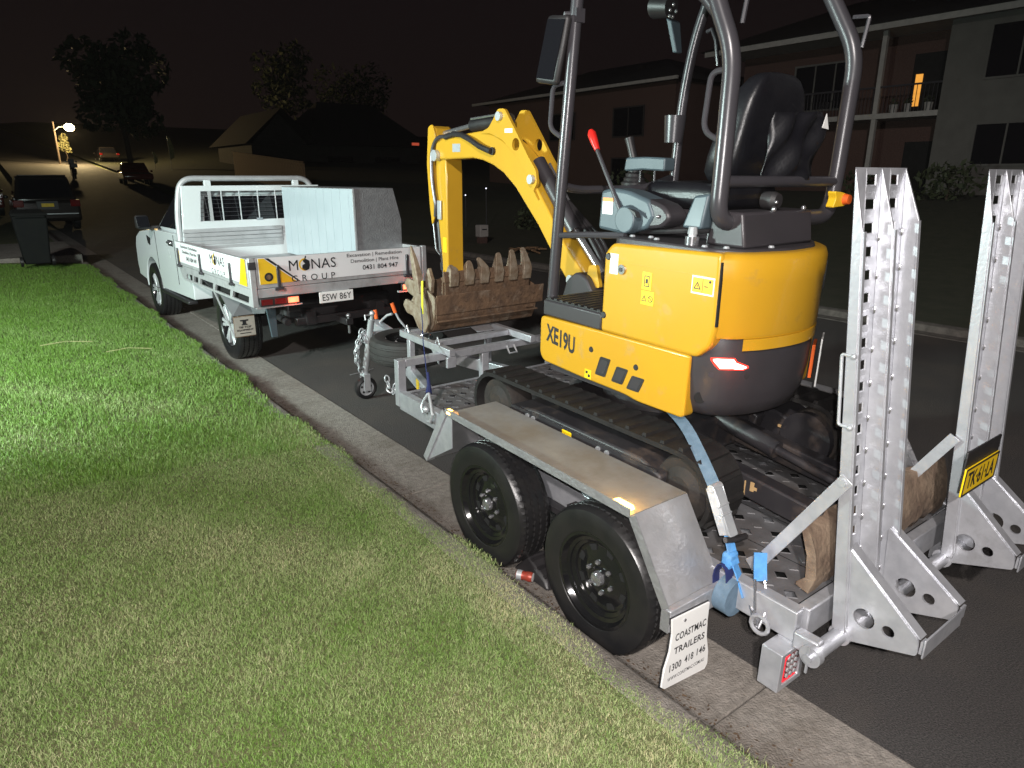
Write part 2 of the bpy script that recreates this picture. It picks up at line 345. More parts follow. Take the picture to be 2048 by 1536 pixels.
# the old driveway crossing whose concrete apron reaches into the road by the pickup's front wheel
lone('driveway_apron', MB().prism([(2.262, 9.2), (2.46, 9.3), (2.52, 9.9), (2.70, 10.1), (2.74, 12.6), (2.262, 12.9)], 'z', -.05, .018), CONC, kind='structure')
lone('driveway', MB().prism([(-9, 18.2), (1.66, 18.2), (1.66, 22.2), (-9, 22.2)], 'z', -.1, .285), CONC, kind='structure')
# oil and damp stains are in the asphalt material; a short pale scratch lies on it by the jockey wheel

# ------------------------------------------------------------------ grass on the verge: one blade = quad + tip
def blades(name, n, xr, yr, hr, wr_, keep, dryf, m, lean=.6):
    x = rng.uniform(xr[0], xr[1], n); y = rng.uniform(yr[0], yr[1], n)
    k = keep(x, y); x, y = x[k], y[k]; n = len(x)
    t = np.maximum(0, 1.62-x); z = .100+.16*(1-np.exp(-t*.7))-.004
    cl = .5+.5*np.sin(x*5.1+1.3*np.sin(y*3.7))*np.sin(y*4.3+1.7*np.sin(x*2.9))      # tufts
    h = rng.uniform(hr[0], hr[1], n)*(.7+.6*cl); w = rng.uniform(wr_[0], wr_[1], n)
    a = rng.uniform(0, 2*np.pi, n); b = rng.uniform(0, 2*np.pi, n); ln = rng.uniform(.15, 1, n)*lean
    sx, sy = np.cos(a)*w/2, np.sin(a)*w/2; lx, ly = np.cos(b)*h*ln, np.sin(b)*h*ln
    P = np.empty((n, 5, 3))
    P[:, 0] = np.stack([x-sx, y-sy, z], 1); P[:, 1] = np.stack([x+sx, y+sy, z], 1)
    P[:, 2] = np.stack([x+sx*.8+lx*.4, y+sy*.8+ly*.4, z+h*.6], 1); P[:, 3] = np.stack([x-sx*.8+lx*.4, y-sy*.8+ly*.4, z+h*.6], 1)
    P[:, 4] = np.stack([x+lx, y+ly, z+h*(1-.35*ln)], 1)
    me = bpy.data.meshes.new(name); me.vertices.add(n*5); me.vertices.foreach_set('co', P.ravel())
    lo = (np.arange(n)[:, None]*5+np.array([0, 1, 2, 3, 3, 2, 4])).ravel()
    me.loops.add(n*7); me.loops.foreach_set('vertex_index', lo.astype(np.int32))
    me.polygons.add(n*2); st = (np.arange(n)[:, None]*7+np.array([0, 4])).ravel(); me.polygons.foreach_set('loop_start', st.astype(np.int32))
    try: me.polygons.foreach_set('loop_total', np.tile([4, 3], n).astype(np.int32))
    except Exception: pass
    me.update(calc_edges=True)
    at = me.attributes.new('dry', 'FLOAT', 'POINT')
    d = np.clip(dryf(x, y)+rng.normal(0, .15, n), 0, 1); at.data.foreach_set('value', np.repeat(d, 5))
    o = bpy.data.objects.new(name, me); col.objects.link(o); me.materials.append(m); return o
gm = bpy.data.materials.new('grass_blade'); gm.use_nodes = True; gn = gm.node_tree.nodes; gl = gm.node_tree.links; gb = gn['Principled BSDF']
ga = gn.new('ShaderNodeAttribute'); ga.attribute_name = 'dry'; gr = gn.new('ShaderNodeValToRGB')
e = gr.color_ramp.elements; e[0].position = .0; e[0].color = (.085, .175, .014, 1); e[1].position = 1; e[1].color = (.46, .41, .22, 1)
for p, c in ((.3, (.150, .250, .058)), (.6, (.255, .315, .130)), (.82, (.40, .40, .22))):
    q = e.new(p); q.color = (*c, 1)
gl.new(ga.outputs['Fac'], gr.inputs[0]); gl.new(gr.outputs[0], gb.inputs['Base Color']); gb.inputs['Roughness'].default_value = .6; gb.inputs['Specular IOR Level'].default_value = .25
def patch(x, y):
    return .5+.28*np.sin(x*2.3+.8*np.sin(y*1.9)+.5)*np.sin(y*2.1+1.1*np.sin(x*1.7))+.16*np.sin(x*6.1+y*4.7)+.1*np.sin(x*11-y*13)
def edge(x, y): return x < 1.725+.035*np.sin(y*3.1)+.02*np.sin(y*7.7)+.006*np.sin(y*23)+rng.normal(0, .012, len(y))
near = lambda x, y: edge(x, y) & (x > -.9+.0*y) & (y > .25) & (rng.random(len(x)) < np.clip(1.25-.13*y, .3, 1))
g1 = blades('grass', 620000, (-.9, 1.80), (.2, 5.2), (.010, .025), (.0016, .0031), near,
            lambda x, y: np.clip(.22+.52*patch(x, y)*np.clip(1.35-.16*y, .25, 1)+.12*(x > 1.45), 0, 1), gm, 1.2)
setp(g1, 'short mown lawn with dry straw patches in the foreground', 'grass', kind='stuff')
far = lambda x, y: edge(x, y) & (x > -.75) & (rng.random(len(x)) < np.clip(1.5-.075*y, .35, 1))
g2 = blades('grass', 330000, (-.9, 1.80), (4.5, 17.8), (.022, .052), (.0028, .0052), far,
            lambda x, y: np.clip(.06+.42*patch(x, y)*np.clip(1-.09*(y-4.5), .1, 1), 0, 1), gm, .8)
setp(g2, 'longer lush green grass on the verge beyond the shadow line', 'grass', kind='stuff')

# ------------------------------------------------------------------ unseen wall added to keep the floodlight off the near lawn
wt = Thing('shadow_wall', 'wall added out of view to cast the shadow edge on the lawn', 'wall', (-2.2, 3.2, .2))
part('wall_body', MB().box(-2.3, -2.1, 1.2, 5.55, .1, 1.96), BRICK, wt, bevel=.01)
part('coping', MB().box(-2.33, -2.07, 1.17, 5.56, 1.96, 2.02), CONC, wt, bevel=.01)

# ------------------------------------------------------------------ trees
def leaf_cloud(blobs, n, s, dens=None):
    C = np.array([b[:3] for b in blobs]); Rr = np.array([b[3] for b in blobs]); pr = Rr**2; pr = pr/pr.sum()
    i = rng.choice(len(blobs), n, p=pr); d = rng.normal(size=(n, 3)); d /= np.linalg.norm(d, axis=1)[:, None]
    c = C[i]+d*(Rr[i]*rng.uniform(.55, 1.08, n)**.5)[:, None]*np.array([1, 1, .8])
    u = rng.normal(size=(n, 3)); u /= np.linalg.norm(u, axis=1)[:, None]; w = np.cross(u, rng.normal(size=(n, 3))); w /= np.linalg.norm(w, axis=1)[:, None]
    k = rng.uniform(.5, 1.3, n)[:, None]*s
    P = np.stack([c-u*k, c+w*k*.45, c+u*k, c-w*k*.45], 1).reshape(-1, 3)
    mb = MB(); mb.v = P.tolist(); mb.f = (np.arange(n)[:, None]*4+np.arange(4)).tolist(); return mb
def tree(name, label, x, y, h, r, leaf, n=1500, s=.28, group=None, tr=.22, crown0=.4):
    z0 = gyy(y)+(bank(x, y) if x > 9 else .2)
    t = Thing(name, label, 'tree', (x, y, z0), group=group)
    pts = [(x+.15*math.sin(k*1.3), y+.12*math.cos(k*1.9), z0-.1+h*.75*k/5) for k in range(6)]
    tk = MB().tube(pts, [tr*(1-.13*k) for k in range(6)], 8)
    blobs = []
    for k in range(11):
        a = k*2.4; rr = r*(.25+.55*random.random()); zz = z0+h*(crown0+(1-crown0)*.85*(k+.5)/11)
        c = (x+math.cos(a)*rr*.8, y+math.sin(a)*rr*.8, zz, r*(.38+.22*random.random())); blobs.append(c)
        if k % 2 == 0: tk.tube([pts[2+k//5], ((pts[3][0]+c[0])/2, (pts[3][1]+c[1])/2, (pts[3][2]+c[2])/2), c[:3]], [tr*.4, tr*.25, tr*.1], 6)
    part('trunk', tk, BARK, t); part('crown', leaf_cloud(blobs, n, s), leaf, t, kind=None)
    return t
tree('street_tree', 'tall dark tree beyond the street lamp, broad crown against the sky', 9.2, 58, 9.5, 3.6, LEAFD, 2600, .33)
tree('street_tree', 'dark tree standing behind the gabled house roof', 27.5, 76, 10.6, 3.4, LEAFD, 1700, .3)
tree('street_tree', 'large dark tree right of the gabled roof, behind the pickup', 37.5, 80, 9.2, 5.0, LEAFD, 2000, .3)
tree('lamplit_shrub', 'small leafy tree lit yellow green beside the lamp pole', 7.75, 83, 2.5, .55, LEAFP, 420, .14, tr=.06, crown0=.35)
def shrub(label, x, y, r, h, leaf=LEAFD, n=350, s=.12, group=None):
    z = gyy(y)+bank(x, y); t = Thing('shrub', label, 'shrub', (x, y, z), group=group)
    part('stem', MB().tube([(x, y, z-.05), (x+.05, y, z+h*.4), (x, y+.05, z+h*.7)], [.04, .03, .015], 6), BARK, t)
    part('foliage', leaf_cloud([(x+r*.4*math.cos(a), y+r*.4*math.sin(a), z+h*(.35+.15*(a % 2)), r*.65) for a in range(6)], n, s), leaf, t)
shrub('rounded dark shrub below the balcony house windows', 23.6, 9.2, 1.0, 1.1)
shrub('low dark shrub left of the rounded one, by the brick house porch', 24.2, 12.0, .8, .9)
shrub('dark bush in the front yard behind the excavator lever', 20.5, 19.0, 1.2, 1.3)
shrub('low bush on the bank behind the bucket teeth', 15.2, 18.6, .8, .55)

# ------------------------------------------------------------------ houses on the right
def window(t, wallp, x0, x1, z0, z1, ax, m=GLASS, fm=None, mull=1, proud=.03):
    """a framed window on a wall plane; ax 'x': wall at x=wallp facing -x with (x0,x1) along y; ax 'y': wall at y=wallp facing -y"""
    def B(mb, a0, a1, d0, d1, c0, c1):
        return mb.box(d0, d1, a0, a1, c0, c1) if ax == 'x' else mb.box(a0, a1, d0, d1, c0, c1)
    f = MB(); w = .07; p = wallp
    for a0, a1, c0, c1 in ((x0-w, x0, z0-w, z1+w), (x1, x1+w, z0-w, z1+w), (x0, x1, z1, z1+w), (x0, x1, z0-w, z0)): B(f, a0, a1, p-proud-.03, p-.002, c0, c1)
    for k in range(1, mull+1):
        c = x0+(x1-x0)*k/(mull+1); B(f, c-.025, c+.025, p-proud-.02, p-.004, z0, z1)
    fo = part('window_frame', f, fm or ROOFT, t); part('pane', B(MB(), x0, x1, p-.02, p-.006, z0, z1), m, t, parent=fo)
h1 = Thing('balcony_house', 'two storey rendered house with a white balcony and one orange lit doorway', 'house', (27, 12, 1.2))
part('wall', MB().box(27, 36, 4.0, 11.29, 1.0, 6.95), PALER, h1)
part('recessed_wall', MB().box(28.6, 36.2, 11.292, 20.4, 1.0, 6.95), BRKR, h1)
part('balcony_slab', MB().box(27.02, 28.596, 11.294, 20.2, 3.98, 4.16), TRIMW, h1)
part('soffit', MB().box(26.3, 36.4, 3.6, 20.8, 6.952, 7.03), TRIMW, h1)
part('fascia', MB().box(26.22, 26.298, 3.6, 20.8, 6.86, 7.10), TRIMW, h1)
part('roof', MB().add([(26.1, 3.4, 7.06), (36.6, 3.4, 7.06), (36.6, 21, 7.06), (26.1, 21, 7.06), (31.3, 7.5, 9.0), (31.3, 17, 9.0)], [(0, 1, 4), (1, 2, 5, 4), (2, 3, 5), (3, 0, 4, 5), (3, 2, 1, 0)]), ROOFT, h1)
for yy in (13.5, 20.05):
    part('balcony_post', MB().box(27.05, 27.2, yy-.08, yy+.08, 4.162, 6.95), TRIMW, h1); part('porch_post', MB().box(27.05, 27.2, yy-.08, yy+.08, 1.0, 3.978), TRIMW, h1)
rail0 = part('handrail', MB().box(27.06, 27.12, 11.3, 19.95, 5.04, 5.10), ROPS, h1)
b0 = None
for k in range(62):
    yy = 11.45+k*.137
    if abs(yy-13.5) < .1: continue
    if b0 is None: b0 = part('baluster', MB().box(27.08, 27.1, -.009, .009, 4.16, 5.04), ROPS, h1); b0.location.y = yy
    else: share(b0, h1.o, (0, yy, 0))
window(h1, 27, 8.2, 9.98, 2.35, 3.60, 'x', fm=PALER); window(h1, 27, 8.2, 10.0, 5.05, 6.6, 'x', fm=PALER); window(h1, 28.6, 15.2, 17.8, 4.6, 6.3, 'x', mull=2, fm=PALER); window(h1, 27, 5.0, 6.6, 2.35, 3.6, 'x')
dt = part('door_recess', MB().box(28.5, 28.596, 11.6, 13.0, 4.17, 6.25), CAVE, h1)
part('lit_glass', MB().box(28.46, 28.498, 12.62, 12.86, 4.45, 5.55), WINE, h1, parent=dt)
part('lower_door', MB().box(28.5, 28.596, 11.7, 12.9, 1.2, 3.2), CAVE, h1)
for yy, rr in ((13.0, .16), (12.5, .13), (11.8, .15)):
    tp = Thing('balcony_planter', {13.0: 'pale planter on the balcony edge beside the white post', 12.5: 'smallest pale planter, in the middle of the balcony edge', 11.8: 'pale planter nearest the wall corner on the balcony'}[yy], 'planter', (27.4, yy, 4.162), group='planters on the balcony')
    part('pot', MB().lathe([(0, 0), (0, rr*.8), (.3, rr), (.3, rr*.9), (.2, rr*.8), (.2, 0)], (27.4, yy, 4.162), 'z', 12), TRIMW, tp)
    part('plant', leaf_cloud([(27.4, yy, 4.56, rr)], 40, .06), LEAFD, tp)
h2 = Thing('hip_roof_house', 'dark brick house with a hipped roof behind the excavator lever', 'house', (27, 30, .9))
part('wall', MB().box(26.6, 36, 22.6, 37.5, .6, 6.2), BRKR, h2)
part('roof', MB().add([(25.9, 21.9, 6.2), (36.6, 21.9, 6.2), (36.6, 38.2, 6.2), (25.9, 38.2, 6.2), (31, 27, 8.0), (31, 33, 8.0)], [(0, 1, 4), (1, 2, 5, 4), (2, 3, 5), (3, 0, 4, 5), (3, 2, 1, 0)]), ROOFT, h2)
part('gutter', MB().box(25.78, 25.9, 21.9, 38.2, 6.12, 6.26), TRIMW, h2)
for a, c in ((24.5, 3.9), (29.5, 3.9), (24.5, 1.5), (33, 1.5)): window(h2, 26.6, a, a+2.0, c, c+1.3, 'x')
h3 = Thing('gabled_house', 'single storey house with a dark gable roof left of centre', 'house', (26, 62, 2.0))
part('wall', MB().box(19.0, 35, 61, 71, 1.0, 4.6), BRICK, h3)
part('gable_wall', MB().prism([(19.2, 4.602), (23.8, 4.602), (21.5, 7.0)], 'y', 61.02, 61.3), BRICK, h3)
part('roof', MB().add([(18.3, 60.2, 4.5), (21.5, 60.2, 7.4), (24.7, 60.2, 4.5), (18.3, 71.5, 4.5), (21.5, 71.5, 7.4), (24.7, 71.5, 4.5)], [(0, 1, 4, 3), (1, 2, 5, 4), (0, 3, 5, 2), (3, 4, 5)]), ROOFT, h3)
part('main_roof', MB().add([(23.6, 60, 4.55), (36, 60, 4.55), (36, 72, 4.55), (23.6, 72, 4.55), (27, 66, 8.6), (32.5, 66, 8.6)], [(0, 1, 5, 4), (1, 2, 5), (2, 3, 4, 5), (3, 0, 4), (3, 2, 1, 0)]), ROOFT, h3)
window(h3, 61, 25.6, 28, 2.1, 3.6, 'y'); window(h3, 61, 30.2, 32.8, 2.1, 3.6, 'y')
part('aerial', MB().tube([(27.0, 66, 8.5), (27.0, 66, 10.0)], .03, 6).tube([(26.5, 66, 9.9), (27.5, 66, 9.9)], .02, 5), ROPS, h3)
lone('red_lamp', MB().box(28.0, 28.6, 49.9, 50.0, 4.25, 4.45), REDE, 'dim red glowing strip lamp far off behind the excavator arm', 'lamp', base=(28.3, 50, 4.25))
# timber fence catching the street lamp
ft = Thing('timber_fence', 'timber paling fence faintly lit by the street lamp, behind the pickup cab', 'fence', (16, 48, 1.2))
p0 = None
for k in range(28):
    yy = 42.0+k*.5; zb = gyy(yy)+.45
    mb = MB().box(-.012, .012, .008, .492, 0, 1.75)
    if p0 is None:
        p0 = part('paling', mb.mesh('paling'), WOOD, ft); p0.location = (0, yy-48, zb-1.2)
    else:
        q = share(p0, ft.o, (0, yy-48, zb-1.2+.02*random.random()))
    if k % 3 == 0: part('fence_post', MB().box(16.014, 16.1, yy-.05, yy+.05, zb-.3, zb+1.7), WOOD, ft)
part('top_rail', MB().hull8([(15.93, 42, gyy(42)+.45+1.756), (16.07, 42, gyy(42)+2.206), (16.07, 56, gyy(56)+2.206), (15.93, 56, gyy(56)+2.206), (15.93, 42, gyy(42)+2.27), (16.07, 42, gyy(42)+2.27), (16.07, 56, gyy(56)+2.27), (15.93, 56, gyy(56)+2.27)]), WOOD, ft)

# ------------------------------------------------------------------ street lamp
sl = Thing('street_lamp', 'lit street lamp on a timber pole at the top of the road', 'street lamp', (6.9, 80, gyy(80)))
zb = gyy(80)
part('pole', MB().cyl((6.9, 80, zb-.2), (6.9, 80, zb+3.75), .10, .08, 10), BARK, sl)
part('arm', MB().tube([(6.9, 80, zb+3.0), (7.3, 79.6, zb+3.3), (8.0, 79.2, zb+3.35)], .05, 8), STEELW, sl)
hd = part('lamp_head', MB().hull8([(7.75, 78.9, zb+3.33), (8.35, 78.9, zb+3.33), (8.35, 79.3, zb+3.33), (7.75, 79.3, zb+3.33), (7.9, 79.0, zb+3.48), (8.25, 79.0, zb+3.48), (8.25, 79.2, zb+3.48), (7.9, 79.2, zb+3.48)]), STEELW, sl)
part('lamp_glass', MB().ball((8.05, 79.05, zb+3.24), .42, .32, .34), LAMPE, sl, parent=hd)  # glowing ball enlarged past the head to imitate glare
L = lamp('street_lamp_light', 'POINT', (8.05, 78.4, zb+2.7), 3200, (1.0, .74, .36), .2)

# ------------------------------------------------------------------ trailer
tr = Thing('plant_trailer', 'galvanised tandem axle plant trailer carrying the yellow excavator, ramps raised', 'trailer', (0, 0, 0), TF)
XL, XR = -.72, .72
def wheel_parts(t, x, y, r, w, out, rim_r, style):
    """tyre, rim, nuts, hub cap; out = -1: outer face towards -x"""
    h = w/2; s = out
    A = lambda a: x+s*a
    prof = [(h*.82, rim_r), (h*.95, rim_r+.012), (h*1.02, r*.80), (h*1.0, r*.89), (h*.95, r*.955), (h*.88, r*.985)]
    gz = []
    n = 120; half = len(prof); zz = [(.66, 0), (.62, -.009), (.57, -.009), (.53, 0), (.26, .001), (.22, -.009), (.17, -.009), (.13, .001), (-.13, .001), (-.17, -.009), (-.22, -.009), (-.26, .001), (-.53, 0), (-.57, -.009), (-.62, -.009), (-.66, 0)]
    mb = MB(); v = []; m = half*2+len(zz)
    for i in range(n):
        c, q = math.cos(2*math.pi*i/n), math.sin(2*math.pi*i/n); j = (.0035 if i % 2 else -.0035); sh = (-.007 if i % 2 == 0 else 0)
        ring_ = [(a, b+(sh if k >= half-1 and r < .36 else sh*.4 if k >= half-1 else 0)) for k, (a, b) in enumerate(prof)]
        ring_ += [(h*a+j, r+d) for a, d in zz]
        ring_ += [(-a, b+(sh if k >= half-1 and r < .36 else sh*.4 if k >= half-1 else 0)) for k, (a, b) in reversed(list(enumerate(prof)))]
        for a, b in ring_:
            yy, zz_ = b*c, b*q
            if zz_ < -r+.02: zz_ = max(zz_, -r+.004); a *= 1.03
            v.append((A(a), y+yy, r+zz_))
    f = [(i*m+k, i*m+(k+1) % m, ((i+1) % n)*m+(k+1) % m, ((i+1) % n)*m+k) for i in range(n) for k in range(m)]
    wh = part('wheel', MB().add(v, f), RUB, t, angle=28)
    wh.name = 'wheel'
    if style == 'black':
        rp = [(h*.86, rim_r+.004), (h*.93, rim_r+.010), (h*.93, rim_r-.004), (h*.80, rim_r-.012), (h*.72, rim_r-.018), (h*.66, rim_r-.034), (h*.58, rim_r-.036), (h*.50, rim_r-.052), (h*.38, rim_r-.055), (h*.34, rim_r-.070), (h*.40, .108), (h*.47, .092), (h*.50, .070), (h*.48, .05), (h*.56, .042), (h*.56, 0)]
        rim = part('rim', MB().lathe([(A(a)-x, b) for a, b in rp], (x, y, r), 'x', 48), RIMB, t, parent=wh, angle=22)
        for k in range(8):
            a = 2*math.pi*(k+.4)/8; c, q = math.cos(a), math.sin(a)
            P = lambda rr, tt: (A(h*.372+.003), y+rr*c-tt*q, r+rr*q+tt*c)
            pts = [P(.118, -.016), P(.118, .016), P(.145, .022), P(.145, -.022)]; mid = Vector(P(.132, 0))
            o = MB().add(pts+[Vector(p)+Vector((-s*.02, 0, 0)) for p in pts], [(0, 1, 2, 3), (7, 6, 5, 4), (0, 4, 5, 1), (1, 5, 6, 2), (2, 6, 7, 3), (3, 7, 4, 0)])
            part('rim_slot', o, CAVE, t, parent=wh)
        for k in range(6):
            a = 2*math.pi*k/6+.3; cy, cz = y+.070*math.cos(a), r+.070*math.sin(a)
            part('wheel_nut', MB().cyl((A(h*.50), cy, cz), (A(h*.60), cy, cz), .0115, .0105, 6).cyl((A(h*.60), cy, cz), (A(h*.66), cy, cz), .0085, .004, 8), CHROME, t, parent=wh)
        part('hub_cap', MB().lathe([(A(a)-x, b) for a, b in ((h*.5, .034), (h*.66, .032), (h*.76, .030), (h*.79, .025), (h*.76, .019), (h*.79, .012), (h*.79, 0))], (x, y, r), 'x', 24), CHROME, t, parent=wh)
    else:
        rp = [(h*.80, rim_r+.004), (h*.88, rim_r+.012), (h*.88, rim_r-.006), (h*.7, rim_r-.016), (h*.1, rim_r-.03), (h*.1, 0)]
        part('rim', MB().lathe([(A(a)-x, b) for a, b in rp], (x, y, r), 'x', 48), RIMB, t, parent=wh, angle=22)
        for k in range(6):
            sp = MB()
            for d in (-.13, .13):
                a = 2*math.pi*k/6+d; c, q = math.cos(a), math.sin(a); a2 = 2*math.pi*k/6+d*.55
                sp.beam((A(h*.70), y+.05*math.cos(a2), r+.05*math.sin(a2)), (A(h*.74), y+(rim_r-.012)*c, r+(rim_r-.012)*q), .034, .034, (1, 0, 0))
            part('spoke', sp, ALLOY, t, parent=wh, bevel=.005)
        part('hub_cap', MB().lathe([(A(a)-x, b) for a, b in ((h*.3, .07), (h*.72, .066), (h*.8, .05), (h*.8, 0))], (x, y, r), 'x', 24), CHROME, t, parent=wh)
    return wh
for yy in (.41, -.41):
    wheel_parts(tr, -.945, yy, .33, .20, -1, .208, 'black')
    wheel_parts(tr, .945, yy, .33, .20, 1, .208, 'black')
    part('axle', MB().cyl((-.83, yy, .30), (.83, yy, .30), .03), TFR, tr)
# chassis rails and cross members
for x0, x1 in ((XL, XL+.05), (XR-.05, XR)):
    part('chassis_rail', MB().box(x0, x1, -1.15, 1.90, .345, .472), GALV, tr, bevel=.006)
for k in range(8):
    yy = -1.0+k*.39; part('cross_member', MB().box(XL+.055, XR-.055, yy-.025, yy+.025, .352, .43), GALV, tr)
part('under_deck_shade', MB().box(XL+.06, XR-.06, -1.08, 1.86, .336, .346), CAVE, tr)  # near-black sheet standing in for shade seen through the deck holes
# deck in pressed planks: diamond holes alternating with raised buttons
def plank(x0, x1, y0, y1, z):
    mb = MB(); nx = max(1, round((x1-x0)/.096)); ny = round((y1-y0)/.096); dx, dy = (x1-x0)/nx, (y1-y0)/ny
    for i in range(nx):
        for j in range(ny):
            a, b = x0+i*dx, y0+j*dy; cx, cy = a+dx/2, b+dy/2
            A = [(a, b, z), (a+dx, b, z), (a+dx, b+dy, z), (a, b+dy, z)]
            hole = (i+j) % 2 == 0
            rx, ry = (dx*.30, dy*.30) if hole else (dx*.24, dy*.24)
            O = [(cx, cy-ry*1.2, z+.001), (cx+rx*1.2, cy, z+.001), (cx, cy+ry*1.2, z+.001), (cx-rx*1.2, cy, z+.001)]
            I = [(cx, cy-ry, z+.004), (cx+rx, cy, z+.004), (cx, cy+ry, z+.004), (cx-rx, cy, z+.004)]
            F = [(0, 1, 4), (1, 2, 5), (2, 3, 6), (3, 0, 7), (0, 4, 7), (1, 5, 4), (2, 6, 5), (3, 7, 6), (4, 5, 9, 8), (5, 6, 10, 9), (6, 7, 11, 10), (7, 4, 8, 11)]
            if hole:
                mb.add(A+O+I, F)
            else:
                F += [(8, 9, 10, 11)]; mb.add(A+O+I, F)
    return mb
npl = 5; wpl = (XR-XL-.10)/npl
for k in range(npl):
    a = XL+.05+k*wpl
    me = plank(a+.002, a+wpl-.002, -1.11, 1.88, .462).mesh('deck_plank', recalc=False)
    part('deck_plank', me, GALD, tr)
for x0, x1 in ((XL-.0, XL+.048), (XR-.048, XR)): part('deck_edge_angle', MB().box(x0-.003, x1, -1.145, 1.895, .473, .478), GALV, tr)
# rear beam, hinge tube and the left light box
part('rear_beam', MB().box(XL+.06, XR-.06, -1.165, -1.115, .345, .468), GALV, tr, bevel=.006)
part('hinge_tube', MB().cyl((-.74, -1.240, .362), (.72, -1.240, .362), .030, n=20), GALV, tr)
part('hinge_pin', MB().cyl((-.765, -1.240, .362), (-.735, -1.240, .362), .040, n=20).cyl((-.785, -1.24, .362), (-.76, -1.24, .362), .016, n=10).beam((-.775, -1.24, .41), (-.775, -1.24, .30), .008, .008, (1, 0, 0)), GALV, tr)
part('hinge_bracket', MB().box(-.735, -.685, -1.25, -1.152, .335, .405), GALV, tr, bevel=.008)
lb = part('light_box', MB().prism([(-.808, .168), (-.648, .168), (-.648, .335), (-.808, .335)], 'y', -1.165, -1.08, [[(-.782, .19), (-.672, .19), (-.672, .318), (-.782, .318)]]).box(-.803, -.653, -1.135, -1.085, .172, .33), GALV, tr, bevel=.003)
part('light_bracket', MB().box(-.72, -.67, -1.148, -1.09, .30, .346), GALV, tr, parent=lb)
part('tail_light', MB().prism(fil2([(-.779, .193), (-.675, .193), (-.675, .315), (-.779, .315)], .02), 'y', -1.158, -1.138), TAIL, tr, parent=lb)
part('lit_strip', MB().prism([(-.777, .20), (-.765, .195), (-.682, .195), (-.682, .201), (-.757, .204), (-.768, .214), (-.768, .292), (-.742, .309), (-.765, .312), (-.777, .30)], 'y', -1.161, -1.1585), TAILR, tr, parent=lb)
for i in range(3):
    for j in range(4): part('led', MB().cyl((-.747+i*.025, -1.1585, .216+j*.026), (-.747+i*.025, -1.164, .216+j*.026), .009, n=10), STEELW, tr, parent=lb)
# guards: sloped front, flat top, sloped back, lower lip
def guard(x0, x1, s):
    P = [(.965, .385), (.752, .735), (-.60, .729), (-.80, .425), (-.80, .335)]
    a, b = min(x0, x1), max(x0, x1); t = .004; g = None
    for ip, (p, q) in enumerate([(P[1], P[2]), (P[0], P[1]), (P[2], P[3]), (P[3], P[4])]):
        mb = MB()
        d = Vector((0, q[0]-p[0], q[1]-p[1])).normalized(); n = Vector((0, d.z, -d.y))*t
        c = [(a, *p), (b, *p), (b, *q), (a, *q)]; mb.hull8([Vector(v)+n for v in c]+[Vector(v) for v in c]); o = part('mudguard' if ip == 0 else 'guard_panel', mb, GUARD if ip == 0 else BRUSH, tr, parent=g, angle=20); g = g or o
    # folded outer edge strip, checker pattern
    ex = x0+s*.002
    for (p, q), nm in zip(list(zip(P, P[1:])), 'abcd'):
        e = MB(); d = Vector((0, q[0]-p[0], q[1]-p[1])).normalized(); n = Vector((0, d.z, -d.y))
        o1, o2 = Vector((x0, *p)), Vector((x0, *q))
        e.hull8([o1-n*.002, o1+Vector((s*.05, 0, 0))-n*.002, o2+Vector((s*.05, 0, 0))-n*.002, o2-n*.002, o1-n*-.0-n*.006, o1+Vector((s*.05, 0, 0))-n*.006, o2+Vector((s*.05, 0, 0))-n*.006, o2-n*.006])
        w = .034
        e.hull8([o1+n*w+Vector((-s*.004, 0, 0)), o1+n*w, o2+n*w, o2+n*w+Vector((-s*.004, 0, 0)), o1-n*.006+Vector((-s*.004, 0, 0)), o1-n*.006, o2-n*.006, o2-n*.006+Vector((-s*.004, 0, 0))])
        part('edge_strip', e, CHQ if nm != 'a' else GALV, tr, parent=g)
    return g
gL = guard(-1.047, -.712, 1); gR = guard(1.047, .712, -1)
part('front_infill', MB().prism([(.955, .392), (.752, .72), (.70, .72), (.70, .55)], 'x', -1.04, -1.036), GALV, tr)
part('guard_side', MB().box(-.7195, -.7135, -.59, .74, .479, .722), GALV, tr); part('guard_side', MB().box(.7135, .7195, -.59, .74, .479, .722), GALV, tr)
def amber(y, lit):
    o = part('marker_light', MB().hull8([(-1.05, y-.045, .742), (-1.008, y-.045, .742), (-1.008, y+.045, .742), (-1.05, y+.045, .742), (-1.046, y-.040, .766), (-1.014, y-.040, .762), (-1.014, y+.040, .762), (-1.046, y+.040, .766)]), AMB if lit else AMBO, tr, bevel=.004, label='lit amber marker light' if lit else 'unlit amber and white marker light')
amber(-.545, True); amber(.715, False)
part('marker_lens', MB().hull8([(-1.052, .70, .744), (-1.03, .70, .744), (-1.03, .735, .744), (-1.052, .735, .744), (-1.05, .703, .769), (-1.03, .703, .766), (-1.03, .732, .766), (-1.05, .732, .769)]), AMB, tr)
Lm = lamp('marker_glow', 'POINT', (0, 0, 0), 1.3, (1, .5, .08), .02); Lm.parent = tr.o; Lm.location = (-1.03, -.545, .80)
part('retro_strip', MB().box(-1.049, -1.012, .02, .14, .7425, .7445), STEELW, tr)
